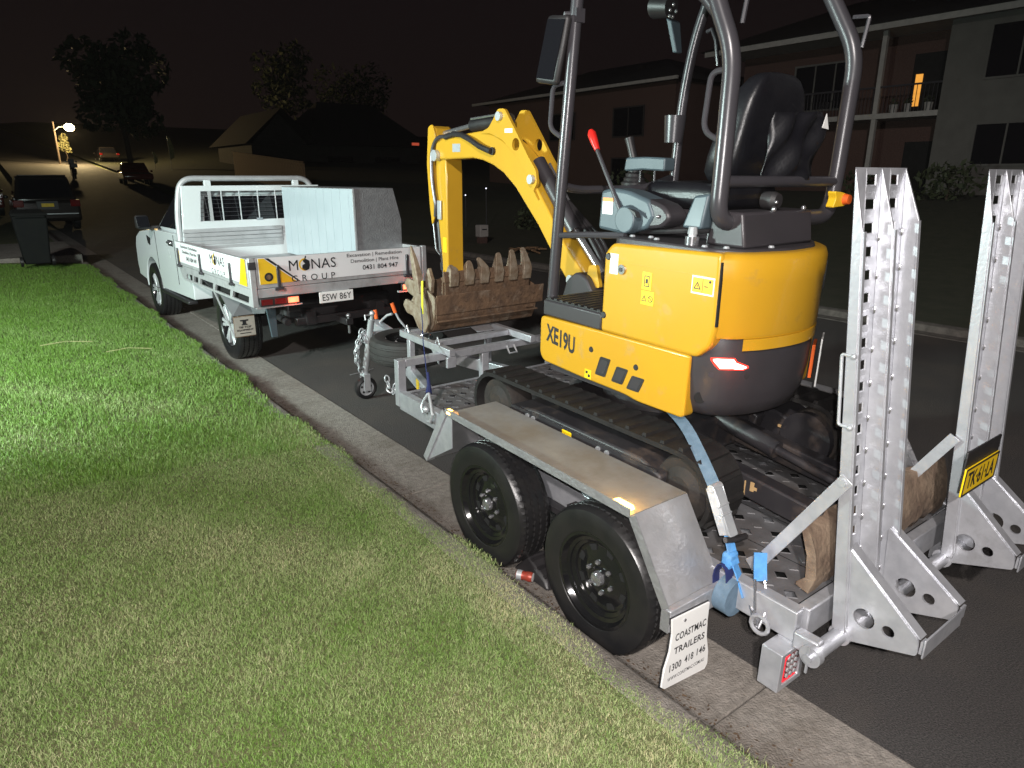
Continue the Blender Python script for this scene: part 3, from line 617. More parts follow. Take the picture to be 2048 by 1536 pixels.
# mudflap with lettering
fl = [(-1.045, .40), (-.82, .385), (-.82, .30), (-.812, .22), (-.79, .14), (-.785, .075), (-.80, .055), (-1.05, .085), (-1.068, .10), (-1.062, .18), (-1.04, .25), (-1.035, .33)]
mf = part('mudflap', MB().prism(fl, 'y', -.846, -.838), PLW, tr)
bd = [( (p[0]+.925)*1.03-.925, (p[1]-.22)*1.03+.22) for p in fl]
part('flap_border', MB().prism(bd, 'y', -.8375, -.832), SIGNB, tr, parent=mf)
part('flap_bracket', MB().box(-1.045, -.72, -.835, -.806, .335, .43), GALV, tr, bevel=.004)
for k, x, z, w, h in (('CO', -.925, .305, .185, .034), ('TR', -.925, .243, .185, .032), ('P1', -1.000, .172, .070, .034), ('P2', -.918, .172, .054, .034), ('P3', -.843, .172, .054, .034), ('WEB', -.928, .118, .225, .017)):
    part('lettering', MB().text(k, (x, -.848, z), (1, 0, -.04), (0, 0, 1), w, h), SIGNB, tr, parent=mf)
part('lock_bolt', MB().cyl((-.97, -.836, .37), (-.97, -.85, .37), .007, n=8), CHROME, tr)
# front post, crossbar and drawbar
part('front_post', MB().box(XL, XL+.06, 1.902, 1.962, .36, .70), GALV, tr, bevel=.004)
part('front_post', MB().box(XR-.06, XR, 1.902, 1.962, .36, .70), GALV, tr, bevel=.004)
part('inner_post', MB().box(.0, .06, 1.91, 1.96, .40, .642), GALV, tr, bevel=.004)
part('front_bar', MB().box(XL+.062, XR-.062, 1.905, 1.955, .645, .699), GALV, tr, bevel=.004)
part('front_beam', MB().box(XL+.06, XR-.06, 1.875, 1.90, .345, .466), GALV, tr)
dl = part('drawbar', MB().beam((-.47, 1.86, .39), (-.09, 3.35, .44), .06, .10), GALV, tr, bevel=.006); part('drawbar', MB().beam((.40, 1.86, .39), (-.03, 3.35, .44), .06, .10), GALV, tr, bevel=.006)
dd = (Vector((-.09, 3.35, .44))-Vector((-.47, 1.86, .39))).normalized(); rr_ = dd.cross(Vector((0, 0, 1))).normalized()
o1 = Vector((-.47, 1.86, .39))+dd*.10-rr_*.0315
def stick(mat_, a, b, z0, z1, nm):
    p, q = o1+dd*a, o1+dd*b; return part(nm, MB().hull8([p+Vector((0,0,z0))-rr_*.002, q+Vector((0,0,z0))-rr_*.002, q+Vector((0,0,z0)), p+Vector((0,0,z0)), p+Vector((0,0,z1))-rr_*.002, q+Vector((0,0,z1))-rr_*.002, q+Vector((0,0,z1)), p+Vector((0,0,z1))]), mat_, tr, parent=dl)
stick(SIGNY, .16, .24, -.04, .045, 'yellow_sticker'); stick(BLUN, .05, .12, -.03, .01, 'blue_sticker')
cp = part('coupling', MB().beam((-.06, 3.28, .50), (-.06, 3.56, .53), .09, .10).cyl((-.06, 3.60, .46), (-.06, 3.60, .58), .055, n=14), GALV, tr, bevel=.006)
part('coupling_lever', MB().tube([(-.05, 3.52, .58), (-.02, 3.42, .66), (-.0, 3.36, .68)], .012, 8), STEELW, tr, parent=cp)
part('brake_handle', MB().tube([(.06, 3.20, .56), (.00, 3.24, .66), (-.03, 3.26, .74)], .010, 8), STEELW, tr)
part('brake_grip', MB().tube([(-.022, 3.254, .715), (-.045, 3.27, .80)], .017, 10), ORG, tr); part('lever_grip', MB().tube([(-.17, 3.34, .66), (-.175, 3.35, .74)], .017, 10), ORG, tr)
# jockey wheel
jw = part('jockey_post', MB().cyl((-.29, 3.19, .70), (-.292, 3.375, .16), .029, n=16), STEELW, tr)
part('crank', MB().cyl((-.29, 3.185, .70), (-.29, 3.17, .745), .016, n=10).tube([(-.29, 3.17, .74), (-.37, 3.15, .75), (-.37, 3.14, .71)], .008, 8).ball((-.29, 3.17, .755), .024), STEELW, tr, parent=jw)
part('clamp', MB().box(-.335, -.10, 3.25, 3.31, .47, .56), GALV, tr, parent=jw, bevel=.006)
part('fork', MB().box(-.325, -.265, 3.325, 3.332, .0, .16).box(-.325, -.265, 3.408, 3.415, .0, .16).box(-.325, -.265, 3.332, 3.408, .14, .16), STEELW, tr, parent=jw)
jt = part('jockey_tyre', MB().lathe([(-.024, .07), (-.03, .085), (-.022, .103), (0, .106), (.022, .103), (.03, .085), (.024, .07)], (-.295, 3.37, .022), 'y', 28, True), RUB, tr)
part('jockey_hub', MB().lathe([(-.022, .071), (-.012, .066), (-.012, .02), (-.03, .015), (-.03, 0)], (-.295, 3.37, .022), 'y', 24), STEELW, tr, parent=jt)
for k in range(5):
    a = k*2*math.pi/5+.3; part('hub_slot', MB().ball((-.295+.045*math.cos(a), 3.357, .022+.045*math.sin(a)), .012, .003, .012, 10, 6), CAVE, tr, parent=jt)
# safety chains hanging beside the post
def chain(pts, nm, lk=.066):
    P = [Vector(p) for p in pts]; out = []; d = 0
    for a, b in zip(P, P[1:]):
        L_ = (b-a).length
        while d < L_: out.append((a+(b-a)*d/L_, (b-a).normalized())); d += lk*.72
        d -= L_
    root = None
    for i, (c, t) in enumerate(out):
        u = t.cross(Vector((1, 0, .1))).normalized(); w = t.cross(u); s_ = u if i % 2 else w
        loop = [c+t*math.cos(a)*lk*.42*1.1+s_*math.sin(a)*lk*.30 for a in [2*math.pi*k/12 for k in range(12)]]
        o = part(nm, MB().tube(loop, .0062, 6, True), STEELW, tr, parent=root)
        if root is None: root = o
chain([(-.33, 3.28, .56), (-.39, 3.30, .42), (-.37, 3.34, .26), (-.33, 3.35, .17)], 'chain_link')
chain([(-.36, 3.26, .58), (-.42, 3.24, .46), (-.42, 3.27, .34), (-.38, 3.30, .26)], 'chain_link')
chain([(-.45, 2.62, .33), (-.44, 2.60, .24), (-.42, 2.58, .22), (-.40, 2.56, .30)], 'chain_link')
# bucket rack over the drawbar
part('rack_rail', MB().box(-.375, -.325, 1.78, 2.52, .700, .752), GALV, tr, bevel=.004)
part('rack_rail', MB().box(.36, .41, 1.78, 2.52, .700, .752), GALV, tr, bevel=.004)
part('rack_cross_bar', MB().box(-.324, .359, 2.06, 2.11, .702, .746), GALV, tr, bevel=.004)
part('rack_cross_bar', MB().box(-.324, .359, 2.45, 2.50, .702, .746), GALV, tr, bevel=.004)
for xx in (-.373, .363):
    part('rack_post', MB().box(xx, xx+.045, 2.36, 2.41, .40, .699), GALV, tr, bevel=.004)
part('rack_gusset', MB().prism([(1.957, .60), (1.96, .699), (2.06, .699)], 'x', -.36, -.35), GALV, tr)
part('rack_plate', MB().prism([(.10, 2.12), (.26, 2.12), (.38, 2.40), (.18, 2.40)], 'z', .748, .754), GALV, tr)
for yy in (2.44, 1.98): part('rack_hook', MB().tube([(-.35, yy-.03, .752), (-.35, yy, .80), (-.35, yy+.03, .752)], .006, 6), STEELW, tr)
part('rack_bracket', MB().box(-.395, -.322, 1.775, 1.80, .62, .699), GALV, tr, bevel=.004)
part('tie_loop', MB().tube([(.22, 1.90, .67), (.22, 1.86, .62), (.29, 1.86, .62), (.29, 1.90, .67)], .008, 8), STEELW, tr)
# ramps: perforated plate, three fins, foot
def ramp(x0, w, yb, yt):
    zb, zt = .385, 2.030
    yof = lambda z: yb+(yt-yb)*(z-zb)/(zt-zb)
    rp = part('ramp_plate', MB().add(*ramp_plate(x0, w, yof, zb, zt)), GALV, tr, angle=20)
    for i, xx in enumerate((x0, x0+w/2-.004, x0+w-.012)):
        fw = (.048, .066, .070)[i]; fk = (.033, .050, .056)[i]; kz = (1.835, 1.835, 1.86)[i]
        pl = [(yof(zb), zb), (yof(zt), zt), (yof(kz)-fk, kz), (yof(zb)-fw, zb)]
        part('ramp_fin', MB().prism(pl, 'x', xx, xx+.010), GALV, tr, parent=rp, bevel=.002)
        part('fin_flange', MB().beam((xx+.004+(.008 if i < 2 else -.004), yof(.41)-fw-.002, .41), (xx+.004+(.008 if i < 2 else -.004), yof(kz)-fk-.003, kz-.005), .016, .005, (0, 1, 0)), GALV, tr, parent=rp)
    for xx in (x0+w*.485, x0+w*.95):
        for k in range(11):
            z = .50+k*.13+.02*random.random(); part('weld_bead', MB().ball((xx, yof(z)-.004, z), .006, .006, .014, 6, 4), CHROME, tr, parent=rp)
    for xx in (x0+.012, x0+w-.026):
        dz = 0 if xx < x0+.1 else -.03
        tri = fil2([(yof(.70)-.035, .725+dz), (-1.495, .50), (-1.50, .44), (-1.265, .355), (-1.235, .385)], .012, 3)
        part('ramp_foot', MB().prism(tri, 'x', xx, xx+.010, [circ(-1.312, .478, .038), circ(-1.398, .475, .022)]), GALV, tr, parent=rp)
        part('foot_flange', MB().beam((xx+.030, yof(.70)-.040, .725+dz), (xx+.030, -1.498, .503), .044, .006, (0, .66, .75)), GALV, tr, parent=rp)
        part('foot_end', MB().box(xx+.012, xx+.045, -1.508, -1.500, .445, .495), GALV, tr, parent=rp)
    part('foot_bar', MB().box(x0+.024, x0+w-.028, -1.516, -1.509, .43, .505), GALV, tr, parent=rp, bevel=.003)
    part('ramp_hinge', MB().cyl((x0+.01, -1.24, .362), (x0+w-.02, -1.24, .362), .041, n=18), GALV, tr, parent=rp)
    return rp, yof
def ramp_plate(x0, w, yof, zb, zt):
    """pressed plate with two columns of slots, leaning forward"""
    mb = MB(); nz = 21
    def P(x, z, d=0): return (x, yof(z)+d, z)
    colsx = [x0, x0+w*.20, x0+w*.39, x0+w*.66, x0+w*.82, x0+w]
    for k in range(nz):
        z0, z1 = zb+(zt-zb)*k/nz, zb+(zt-zb)*(k+1)/nz; zc = (z0+z1)/2; hz = .0185
        for i in range(5):
            a, b = colsx[i], colsx[i+1]
            if i in (1, 3):
                v = [P(a, z0), P(b, z0), P(b, z1), P(a, z1), P(a+.002, zc-hz, -.002), P(b-.002, zc-hz, -.002), P(b-.002, zc+hz, -.002), P(a+.002, zc+hz, -.002)]
                v += [P(a+.005, zc-hz+.003, .002), P(b-.005, zc-hz+.003, .002), P(b-.005, zc+hz-.003, .002), P(a+.005, zc+hz-.003, .002)]
                mb.add(v, [(0, 1, 5, 4), (1, 2, 6, 5), (2, 3, 7, 6), (3, 0, 4, 7), (4, 5, 9, 8), (5, 6, 10, 9), (6, 7, 11, 10), (7, 4, 8, 11)])
            else: mb.add([P(a, z0), P(b, z0), P(b, z1), P(a, z1)], [(0, 1, 2, 3)])
    return mb.v, mb.f
r1, yo = ramp(-.572, .36, -1.213, -1.017); r2, yo2 = ramp(.315, .36, -1.235, -1.090)
hx = -.572
hnd = part('ramp_handle', MB().tube(fillet([(hx-.003, yo(1.42)-.035, 1.42), (hx-.003, yo(1.42)+.012, 1.42), (hx-.003, yo(1.17)+.012, 1.17), (hx-.003, yo(1.17)-.035, 1.17)], .010, 3), .006, 8), STEELW, tr, parent=r1)
for z in (1.42, 1.17): part('handle_boss', MB().ball((hx-.004, yo(z)-.03, z), .011), STEELW, tr, parent=r1)
part('ramp_brace', MB().beam((-.60, -1.185, .995), (-.60, -.92, .545), .006, .050, (0, .85, .5)), GALV, tr, bevel=.002); part('brace_foot', MB().beam((-.60, -.925, .55), (-.60, -.86, .482), .006, .05, (0, .85, .5)), GALV, tr)
part('brace_bolt', MB().cyl((-.595, -1.172, .975), (-.613, -1.172, .975), .014, n=8), STEELW, tr)
part('ramp_brace', MB().beam((.30, -1.19, .94), (.30, -.95, .52), .006, .046, (0, .85, .5)), GALV, tr)
# number plate on the right ramp
np_ = part('plate_holder', MB().box(.120, .470, -1.308, -1.298, .775, .955), BLK, tr, bevel=.004)
part('number_plate', MB().box(.115, .455, -1.316, -1.309, .762, .885), PLY, tr, parent=np_, bevel=.002)
part('plate_characters', MB().text('TK', (.285, -1.3175, .826), (1, 0, 0), (0, 0, 1), .275, .076), SIGNB, tr, parent=np_)
part('plate_rim', MB().prism([(.115, .762), (.455, .762), (.455, .885), (.115, .885)], 'y', -1.3185, -1.3165, [[(.123, .77), (.447, .77), (.447, .877), (.123, .877)]]), SIGNB, tr, parent=np_)
# spring hangers and rear right light
part('spring_hanger', MB().box(-.80, -.74, -.03, .03, .28, .43), TFR, tr); part('leaf_spring', MB().beam((-.78, -.75, .36), (-.78, .75, .36), .05, .03), TFR, tr)
rl = part('light_box', MB().box(.65, .81, -1.165, -1.08, .168, .335), GALV, tr, bevel=.004); part('tail_light', MB().box(.67, .79, -1.172, -1.166, .19, .318), TAIL, tr, parent=rl)
part('chain_box', MB().box(.36, .62, -1.00, -.74, .479, .51), GALV, tr)

# things lying on the trailer
sp = Thing('spare_wheel', 'spare trailer wheel lying flat on the drawbar under the bucket rack', 'wheel', (-.17, 2.74, .53), TF)
sc = (-.17, 2.74, .53)
SPP = [(-.09, .20), (-.10, .24), (-.102, .285), (-.085, .318), (-.06, .330), (-.055, .323), (-.045, .323), (-.04, .331), (-.01, .332), (-.006, .323), (.006, .323), (.01, .332), (.04, .331), (.045, .323), (.055, .323), (.06, .330), (.085, .318), (.102, .285), (.10, .24), (.09, .20)]
v = []; n = 60
for i in range(n):
    for a, b in SPP:
        q = b-(.006 if i % 2 and abs(a) > .05 and b > .31 else 0); an = 2*math.pi*i/n+a*.6
        v.append((sc[0]+q*math.cos(an), sc[1]+q*math.sin(an), sc[2]+a))
m_ = len(SPP); st = part('tyre', MB().add(v, [(i*m_+k, i*m_+(k+1) % m_, ((i+1) % n)*m_+(k+1) % m_, ((i+1) % n)*m_+k) for i in range(n) for k in range(m_)]), RUBS, sp, angle=28)
part('rim', MB().lathe([(.085, .205), (.09, .195), (.05, .18), (.0, .17), (-.02, .10), (.01, .08), (.01, 0)], sc, 'z', 32), RIMB, sp)
BF = TF @ Matrix.Translation((.215, .165, -.153)) @ Matrix.Scale(1.0754, 4)
HF = TF @ Matrix.Translation((.179, .137, -.1275)) @ Matrix.Scale(1.0627, 4)
SF = TF @ Matrix.Translation((.139, .107, -.0992)) @ Matrix.Scale(1.0488, 4)
# big bucket with bolt-on edge, ribs and curved back
def bucket_profile(): return None
def shell(prof, x0, x1, t=.012):
    """sheet bent along prof (y,z), width x0..x1"""
    n = len(prof); nn = []
    for i in range(n):
        d = Vector((0, prof[min(i+1, n-1)][0]-prof[max(i-1, 0)][0], prof[min(i+1, n-1)][1]-prof[max(i-1, 0)][1])).normalized(); nn.append(Vector((0, d.z, -d.y)))
    ring_ = [Vector((0, *p)) for p in prof]+[Vector((0, *prof[i]))+nn[i]*t for i in range(n-1, -1, -1)]
    return MB().loft([[p+Vector((x0, 0, 0)) for p in ring_], [p+Vector((x1, 0, 0)) for p in ring_]])
mbk = Thing('mud_bucket', 'wide rusty brown mud bucket with a bolted flat edge, strapped on the front rack', 'bucket', (.05, 2.05, .84), BF)
bp = [(1.905, 1.105), (1.915, .975), (1.925, .93), (1.96, .87), (2.03, .842), (2.12, .85), (2.19, .91), (2.22, 1.0), (2.21, 1.1), (2.16, 1.18)]
part('bucket_shell', shell(bp, -.40, .50), MUDB, mbk, angle=30)
for xx in (-.412, .502):
    part('side_plate', MB().prism([(a, b) for a, b in bp]+[(2.05, 1.16)], 'x', xx, xx+.012), MUDB if xx > 0 else TOOTH, mbk, bevel=.002)
part('wear_lip', MB().prism([(1.893, 1.125), (1.879, 1.125), (1.892, .985), (1.906, .985)], 'x', -.41, .56), MUDB, mbk, bevel=.003)
part('weld_rib', MB().beam((-.40, 1.897, .935), (.51, 1.897, .935), .02, .012), MUDB, mbk, bevel=.003)
for k in range(6): part('edge_bolt', MB().cyl((-.17+k*.125, 1.8865, 1.075-.0), (-.17+k*.125, 1.878, 1.076), .014, n=8), MUDB, mbk)
part('raised_pad', MB().box(.40, .47, 1.893, 1.905, .955, .975), MUDB, mbk)
tb = Thing('toothed_bucket', 'digging bucket nested inside the mud bucket with six pale teeth pointing up', 'bucket', (.1, 2.0, 1.0), BF)
part('bucket_shell', shell([(1.955, 1.26), (1.955, 1.08), (1.99, .96), (2.06, .91), (2.14, .95), (2.17, 1.05), (2.13, 1.19)], -.30, .46), MUDB, tb)
for xx in (-.312, .462): part('side_plate', MB().prism([(1.957, 1.24), (1.957, 1.08), (1.992, .965), (2.06, .92), (2.135, .957), (2.165, 1.05), (2.125, 1.18)], 'x', xx, xx+.011), MUDB, tb)
part('lip', MB().prism([(1.935, 1.20), (1.962, 1.20), (1.962, 1.275), (1.945, 1.275)], 'x', -.31, .465), MUDB, tb, bevel=.003)
tz = [1.325, 1.345, 1.36, 1.385, 1.40, 1.41]
for k in range(6):
    x = -.235+k*.133; zt = tz[k]
    hw = .035
    dx = -.012+.014*math.sin(k*2.3); x2 = x
    tk = MB().loft([[(x-hw, 1.925, 1.17), (x+hw, 1.925, 1.17), (x+hw, 1.975, 1.17), (x-hw, 1.975, 1.17)], [(x-hw*1.12, 1.915, 1.25), (x+hw*1.12, 1.915, 1.25), (x+hw*1.12, 1.985, 1.25), (x-hw*1.12, 1.985, 1.25)],
                    [(x-hw*.9, 1.922, 1.29), (x+hw*.9, 1.922, 1.29), (x+hw*.9, 1.975, 1.29), (x-hw*.9, 1.975, 1.29)], [(x-hw*.75+dx, 1.925, (zt+1.29)/2), (x+hw*.75+dx, 1.925, (zt+1.29)/2), (x+hw*.75+dx, 1.955, (zt+1.29)/2), (x-hw*.75+dx, 1.955, (zt+1.29)/2)],
                    [(x-hw*.62+dx*1.8, 1.93, zt-.012), (x+hw*.62+dx*1.8, 1.93, zt-.012), (x+hw*.62+dx*1.8, 1.944, zt-.012), (x-hw*.62+dx*1.8, 1.944, zt-.012)], [(x-hw*.3+dx*1.9, 1.933, zt), (x+hw*.3+dx*1.9, 1.933, zt), (x+hw*.3+dx*1.9, 1.940, zt), (x-hw*.3+dx*1.9, 1.940, zt)]])
    part('tooth', tk, TOOTH, tb, bevel=.005)
nb = Thing('trenching_bucket', 'narrow worn bucket with one long tooth, at the left end of the rack', 'bucket', (-.47, 2.0, .85), BF)
part('ear_plate', MB().prism(fil2([(1.98, .845), (2.08, .86), (2.15, .94), (2.25, .95), (2.30, 1.00), (2.26, 1.05), (2.15, 1.04), (2.11, 1.08), (2.23, 1.11), (2.27, 1.16), (2.23, 1.21), (2.13, 1.20), (2.08, 1.25), (2.02, 1.15), (1.96, 1.07), (1.93, .93)], .015, 3), 'x', -.452, -.436), TOOTH, nb, bevel=.003)
part('ear_plate', MB().prism(fil2([(2.0, .86), (2.1, .88), (2.17, .97), (2.21, 1.04), (2.16, 1.09), (2.10, 1.06), (2.03, 1.12), (1.97, 1.06), (1.95, .94)], .015, 3), 'x', -.434, -.424), TOOTH, nb, bevel=.003)
part('long_tooth', MB().loft([[(-.465, 2.03, 1.12), (-.425, 2.03, 1.12), (-.425, 2.10, 1.14), (-.465, 2.10, 1.14)], [(-.47, 2.05, 1.25), (-.42, 2.05, 1.25), (-.42, 2.12, 1.26), (-.47, 2.12, 1.26)], [(-.465, 2.10, 1.36), (-.43, 2.10, 1.36), (-.43, 2.15, 1.37), (-.465, 2.15, 1.37)], [(-.455, 2.15, 1.44), (-.44, 2.15, 1.44), (-.44, 2.165, 1.45), (-.455, 2.165, 1.45)]]), TOOTH, nb, bevel=.006)
part('lug', MB().prism([(2.00, 1.12), (2.07, 1.12), (2.07, 1.24), (2.03, 1.30), (1.985, 1.22)], 'x', -.39, -.36), TOOTH, nb, bevel=.004)
# tie-down over the buckets
fs = Thing('bucket_strap', 'thin strap with a yellow upper part and navy ratchet tail at the trailer front corner', 'strap', (-.855, 1.27, .56), HF)
part('webbing', MB().ribbon([(-.49, 1.965, 1.05), (-.53, 1.88, .95), (-.62, 1.72, .86), (-.80, 1.36, .70)], .006, (0, 1, 0), .003), BLUN, fs)
part('yellow_webbing', MB().ribbon([(-.455, 2.0, 1.22), (-.475, 1.97, 1.12), (-.50, 1.93, 1.0)], .025, (0, 1, 0), .003), YWEB, fs)
part('navy_tail', MB().tube([(-.80, 1.36, .77), (-.81, 1.33, .70), (-.83, 1.30, .655)], [.009, .012, .022], 8), BLUN, fs)
part('hook', MB().tube([(-.83, 1.30, .66), (-.848, 1.335, .60), (-.86, 1.34, .56), (-.872, 1.30, .53)], .009, 8).tube([(-.83, 1.30, .66), (-.85, 1.24, .60), (-.865, 1.20, .55), (-.872, 1.22, .50), (-.866, 1.26, .49)], .010, 8).ball((-.868, 1.27, .565), .022), STEELW, fs)
# blue ratchet strap over the left track
bs = Thing('ratchet_strap', 'blue ratchet strap tensioned over the left track at the trailer rear', 'strap', (-.80, -.95, .5), SF)
part('webbing', MB().ribbon(fillet([(-.30, -.05, .965), (-.46, -.24, .970), (-.62, -.50, .972), (-.745, -.70, .905), (-.80, -.805, .845)], .10, 4), .048, (.75, -.55, .35), .004), BLUD, bs)
rb = part('ratchet_body', MB().beam((-.826, -.79, .865), (-.826, -.875, .70), .006, .040, (0, .9, .45)).beam((-.774, -.79, .865), (-.774, -.875, .70), .006, .040, (0, .9, .45)).cyl((-.83, -.795, .862), (-.77, -.795, .862), .017, n=12).cyl((-.83, -.845, .76), (-.77, -.845, .76), .012, n=12), STEELW, bs, bevel=.003)
part('ratchet_handle', MB().beam((-.80, -.80, .875), (-.80, -.90, .70), .050, .010, (0, .9, .45)).box(-.83, -.77, -.845, -.83, .80, .812).box(-.83, -.77, -.862, -.847, .77, .782), STEELW, bs, parent=rb, bevel=.003)
part('handle_grip', MB().tube([(-.845, -.895, .698), (-.80, -.905, .69), (-.735, -.91, .685)], .012, 8), BLK, bs, parent=rb)
part('tail_webbing', MB().ribbon([(-.80, -.815, .85), (-.80, -.865, .73), (-.81, -.90, .66), (-.815, -.93, .60)], .046, (1, 0, 0), .006), BLUS, bs)
part('knot', MB().box(-.845, -.785, -.925, -.885, .575, .645), BLUS, bs, bevel=.012)
part('lower_webbing', MB().ribbon([(-.80, -.90, .62), (-.80, -.945, .55), (-.81, -.985, .485)], .046, (.9, .3, 0), .005), BLUS, bs)
part('loose_loop', MB().ribbon([(-.835+.0*k, -.90+.03*math.sin(k*.52), .535+.065*math.cos(k*.52)) for k in range(13)], .045, (1, 0, 0), .004), BLUN, bs)
part('wire_hook', MB().tube([(-.80, -.985, .49), (-.825, -1.03, .455), (-.855, -1.06, .44)], .005, 8).tube([(-.79, -.99, .485), (-.80, -1.05, .45), (-.855, -1.075, .43)], .005, 8).tube([(-.815, -1.02, .585), (-.84, -1.05, .49), (-.86, -1.07, .44)], .005, 8).tube([(-.77, -1.03, .575), (-.80, -1.075, .49), (-.86, -1.085, .43)], .005, 8), CHROME, bs)
part('upper_webbing', MB().ribbon([(-.77, -1.0, .67), (-.785, -1.015, .62), (-.795, -1.03, .575)], .05, (.85, -.5, 0), .005), BLUS, bs)
part('tie_ring', MB().tube([(-.855, -1.085+.035*math.sin(a), .445+.035*math.cos(a)) for a in [2*math.pi*k/14 for k in range(14)]], .008, 8, True), GALV, bs)
part('coil', MB().cyl((-.82, -.90, .47), (-.82, -.96, .47), .075, n=20), BLUD, bs)

# ------------------------------------------------------------------ excavator
ex = Thing('mini_excavator', 'yellow mini excavator with an open canopy, chained on the trailer, boom folded over the front', 'excavator', (0, .2, .475), TF)
B = ex.base
# tracks
def track(x0, x1, s):
    w = x1-x0; cz, r = .680, .20; ya, yb = -.50, .86
    def loop(rad):
        pts = []
        for k in range(15): a = math.pi/2+math.pi*k/14; pts.append((ya+rad*math.cos(a), cz+rad*math.sin(a)))
        for k in range(15): a = -math.pi/2+math.pi*k/14; pts.append((yb+rad*math.cos(a), cz+rad*math.sin(a)))
        return pts
    belt = MB(); o, i = loop(r-.012), loop(r-.035); n = len(o)
    v = [(x, *p) for x in (x0, x1) for p in o]+[(x, *p) for x in (x0, x1) for p in i]
    f = []
    for k in range(n):
        l = (k+1) % n; f += [(k, l, n+l, n+k), (2*n+k, 3*n+k, 3*n+l, 2*n+l), (k, 2*n+k, 2*n+l, l), (n+k, n+l, 3*n+l, 3*n+k)]
    tb_ = part('track_belt', belt.add(v, f), TRK, ex)
    # lugs
    base = MB().hull8([(-w/2+.005, -.020, -.012), (w/2-.005, -.012, -.012), (w/2-.005, .020, -.012), (-w/2+.005, .012, -.012), (-w/2+.012, -.013, .014), (w/2-.02, -.006, .014), (w/2-.02, .013, .014), (-w/2+.012, .006, .014)])
    L1 = yb-ya; per = 2*L1+2*math.pi*r; N = 38; src = None
    for k in range(N):
        d = per*k/N
        if d < L1: pos, ang = (ya+d, cz+r-.012), 0
        elif d < L1+math.pi*r: a = (d-L1)/r; pos, ang = (yb+(r-.012)*math.sin(a), cz+(r-.012)*math.cos(a)), -a
        elif d < 2*L1+math.pi*r: pos, ang = (yb-(d-L1-math.pi*r), cz-r+.012), math.pi
        else: a = (d-2*L1-math.pi*r)/r; pos, ang = (ya-(r-.012)*math.sin(a), cz-(r-.012)*math.cos(a)), math.pi-a
        if src is None:
            me = base.mesh('track_lug'); src = bpy.data.objects.new('track_lug', me); col.objects.link(src); me.materials.append(TRK); src.parent = tb_; q = src
        else: q = src.copy(); col.objects.link(q); q.parent = tb_
        q.location = Vector(((x0+x1)/2, *pos))-B; q.rotation_euler = (ang, 0, 0)
    # frame, idler, sprocket, rollers
    fx0, fx1 = (x0+.02, x0+.10) if s < 0 else (x1-.10, x1-.02)
    fr = part('track_frame', MB().prism([(-.42, .545), (.66, .545), (.72, .62), (.68, .735), (.46, .765), (-.30, .765), (-.42, .72)], 'x', x0-.006 if s < 0 else x0+.01, x1-.01 if s < 0 else x1+.006), TFR, ex, bevel=.012)
    part('frame_ledge', MB().prism([(-.40, .735), (.64, .735), (.64, .745), (-.40, .745)], 'x', x0-.012 if s < 0 else x1, x0 if s < 0 else x1+.012), TFR, ex, parent=fr)
    for y, nm in ((yb, 'idler'), (ya, 'sprocket')):
        part(nm, MB().lathe([(-w*.40, 0), (-w*.40, .06), (-w*.30, .10), (-w*.32, .140), (-w*.22, .150), (w*.22, .150), (w*.32, .140), (w*.30, .10), (w*.40, .06), (w*.40, 0)], ((x0+x1)/2, y, cz), 'x', 28), IDL, ex, angle=25)
    for y in (.45, .1, -.25): part('track_roller', MB().cyl((x0+.03, y, .555), (x1-.03, y, .555), .055, n=16), TFR, ex)
    fxx = x0-.006 if s < 0 else x1+.006; e = -1 if s < 0 else 1
    for y in (.52, .47, -.03, -.09): part('frame_bolt', MB().cyl((fxx, y, .715), (fxx+e*.008, y, .715), .014, n=10), STEELW, ex, parent=fr)
    if s < 0:
        d_ = part('warning_sticker', MB().box(fxx-.002, fxx-.0008, .165, .235, .690, .738), DECY, ex, parent=fr)
        part('sticker_print', MB().prism([(.225, .697), (.205, .697), (.215, .714)], 'x', fxx-.003, fxx-.002).box(fxx-.003, fxx-.002, .175, .198, .698, .704), SIGNB, ex, parent=d_)
    return fr
track(-.66, -.43, -1)
fR = track(.40, .63, 1)
ar = part('arrow_decal', MB().prism([(-.33, .705), (-.33, .690), (-.42, .690), (-.42, .675), (-.46, .698), (-.42, .720), (-.42, .705)], 'x', .383, .387), SCR, ex, parent=fR)
part('inner_cover', MB().prism([(-.20, .53), (.3, .53), (.3, .80), (-.1, .80), (-.25, .74)], 'x', .31, .39), TFR, ex, bevel=.01)
part('drive_motor_cover', MB().cyl((.36, -.50, .68), (.40, -.50, .68), .14, n=24), TFR, ex)
part('car_body', MB().prism(fil2([(-.30, -.22), (.30, -.22), (.42, 0), (.42, .5), (.30, .62), (-.30, .62), (-.42, .5), (-.42, 0)], .05), 'z', .60, .80), TFR, ex, bevel=.02)
part('slew_ring', MB().cyl((0, .2, .80), (0, .2, .955), .30, n=36), TFR, ex)
for s in (-1, 1): part('blade_arm', MB().beam((s*.22-.03, .0, .70), (s*.22-.03, -1.06, .60), .085, .11), TFR, ex, bevel=.01)
for ya_, yb_, za_, zb_ in ((-.50, -.515, .63, .72), (-.53, -.545, .61, .64), (-.60, -.607, .60, .67), (-.63, -.65, .63, .675), (-.65, -.665, .64, .655)):
    part('scuff_mark', MB().box(-.2945, -.2930, min(ya_, yb_), max(ya_, yb_), za_, zb_), SCR, ex)
part('blade_cylinder', MB().cyl((.03, -.10, .80), (.03, -.55, .72), .045, n=16).cyl((.03, -.55, .72), (.03, -.98, .65), .022, n=12), TFR, ex)
bsec = [(-1.055, .482), (-1.105, .485), (-1.125, .55), (-1.105, .65), (-1.07, .735), (-1.04, .74), (-1.075, .64), (-1.085, .55), (-1.065, .51)]
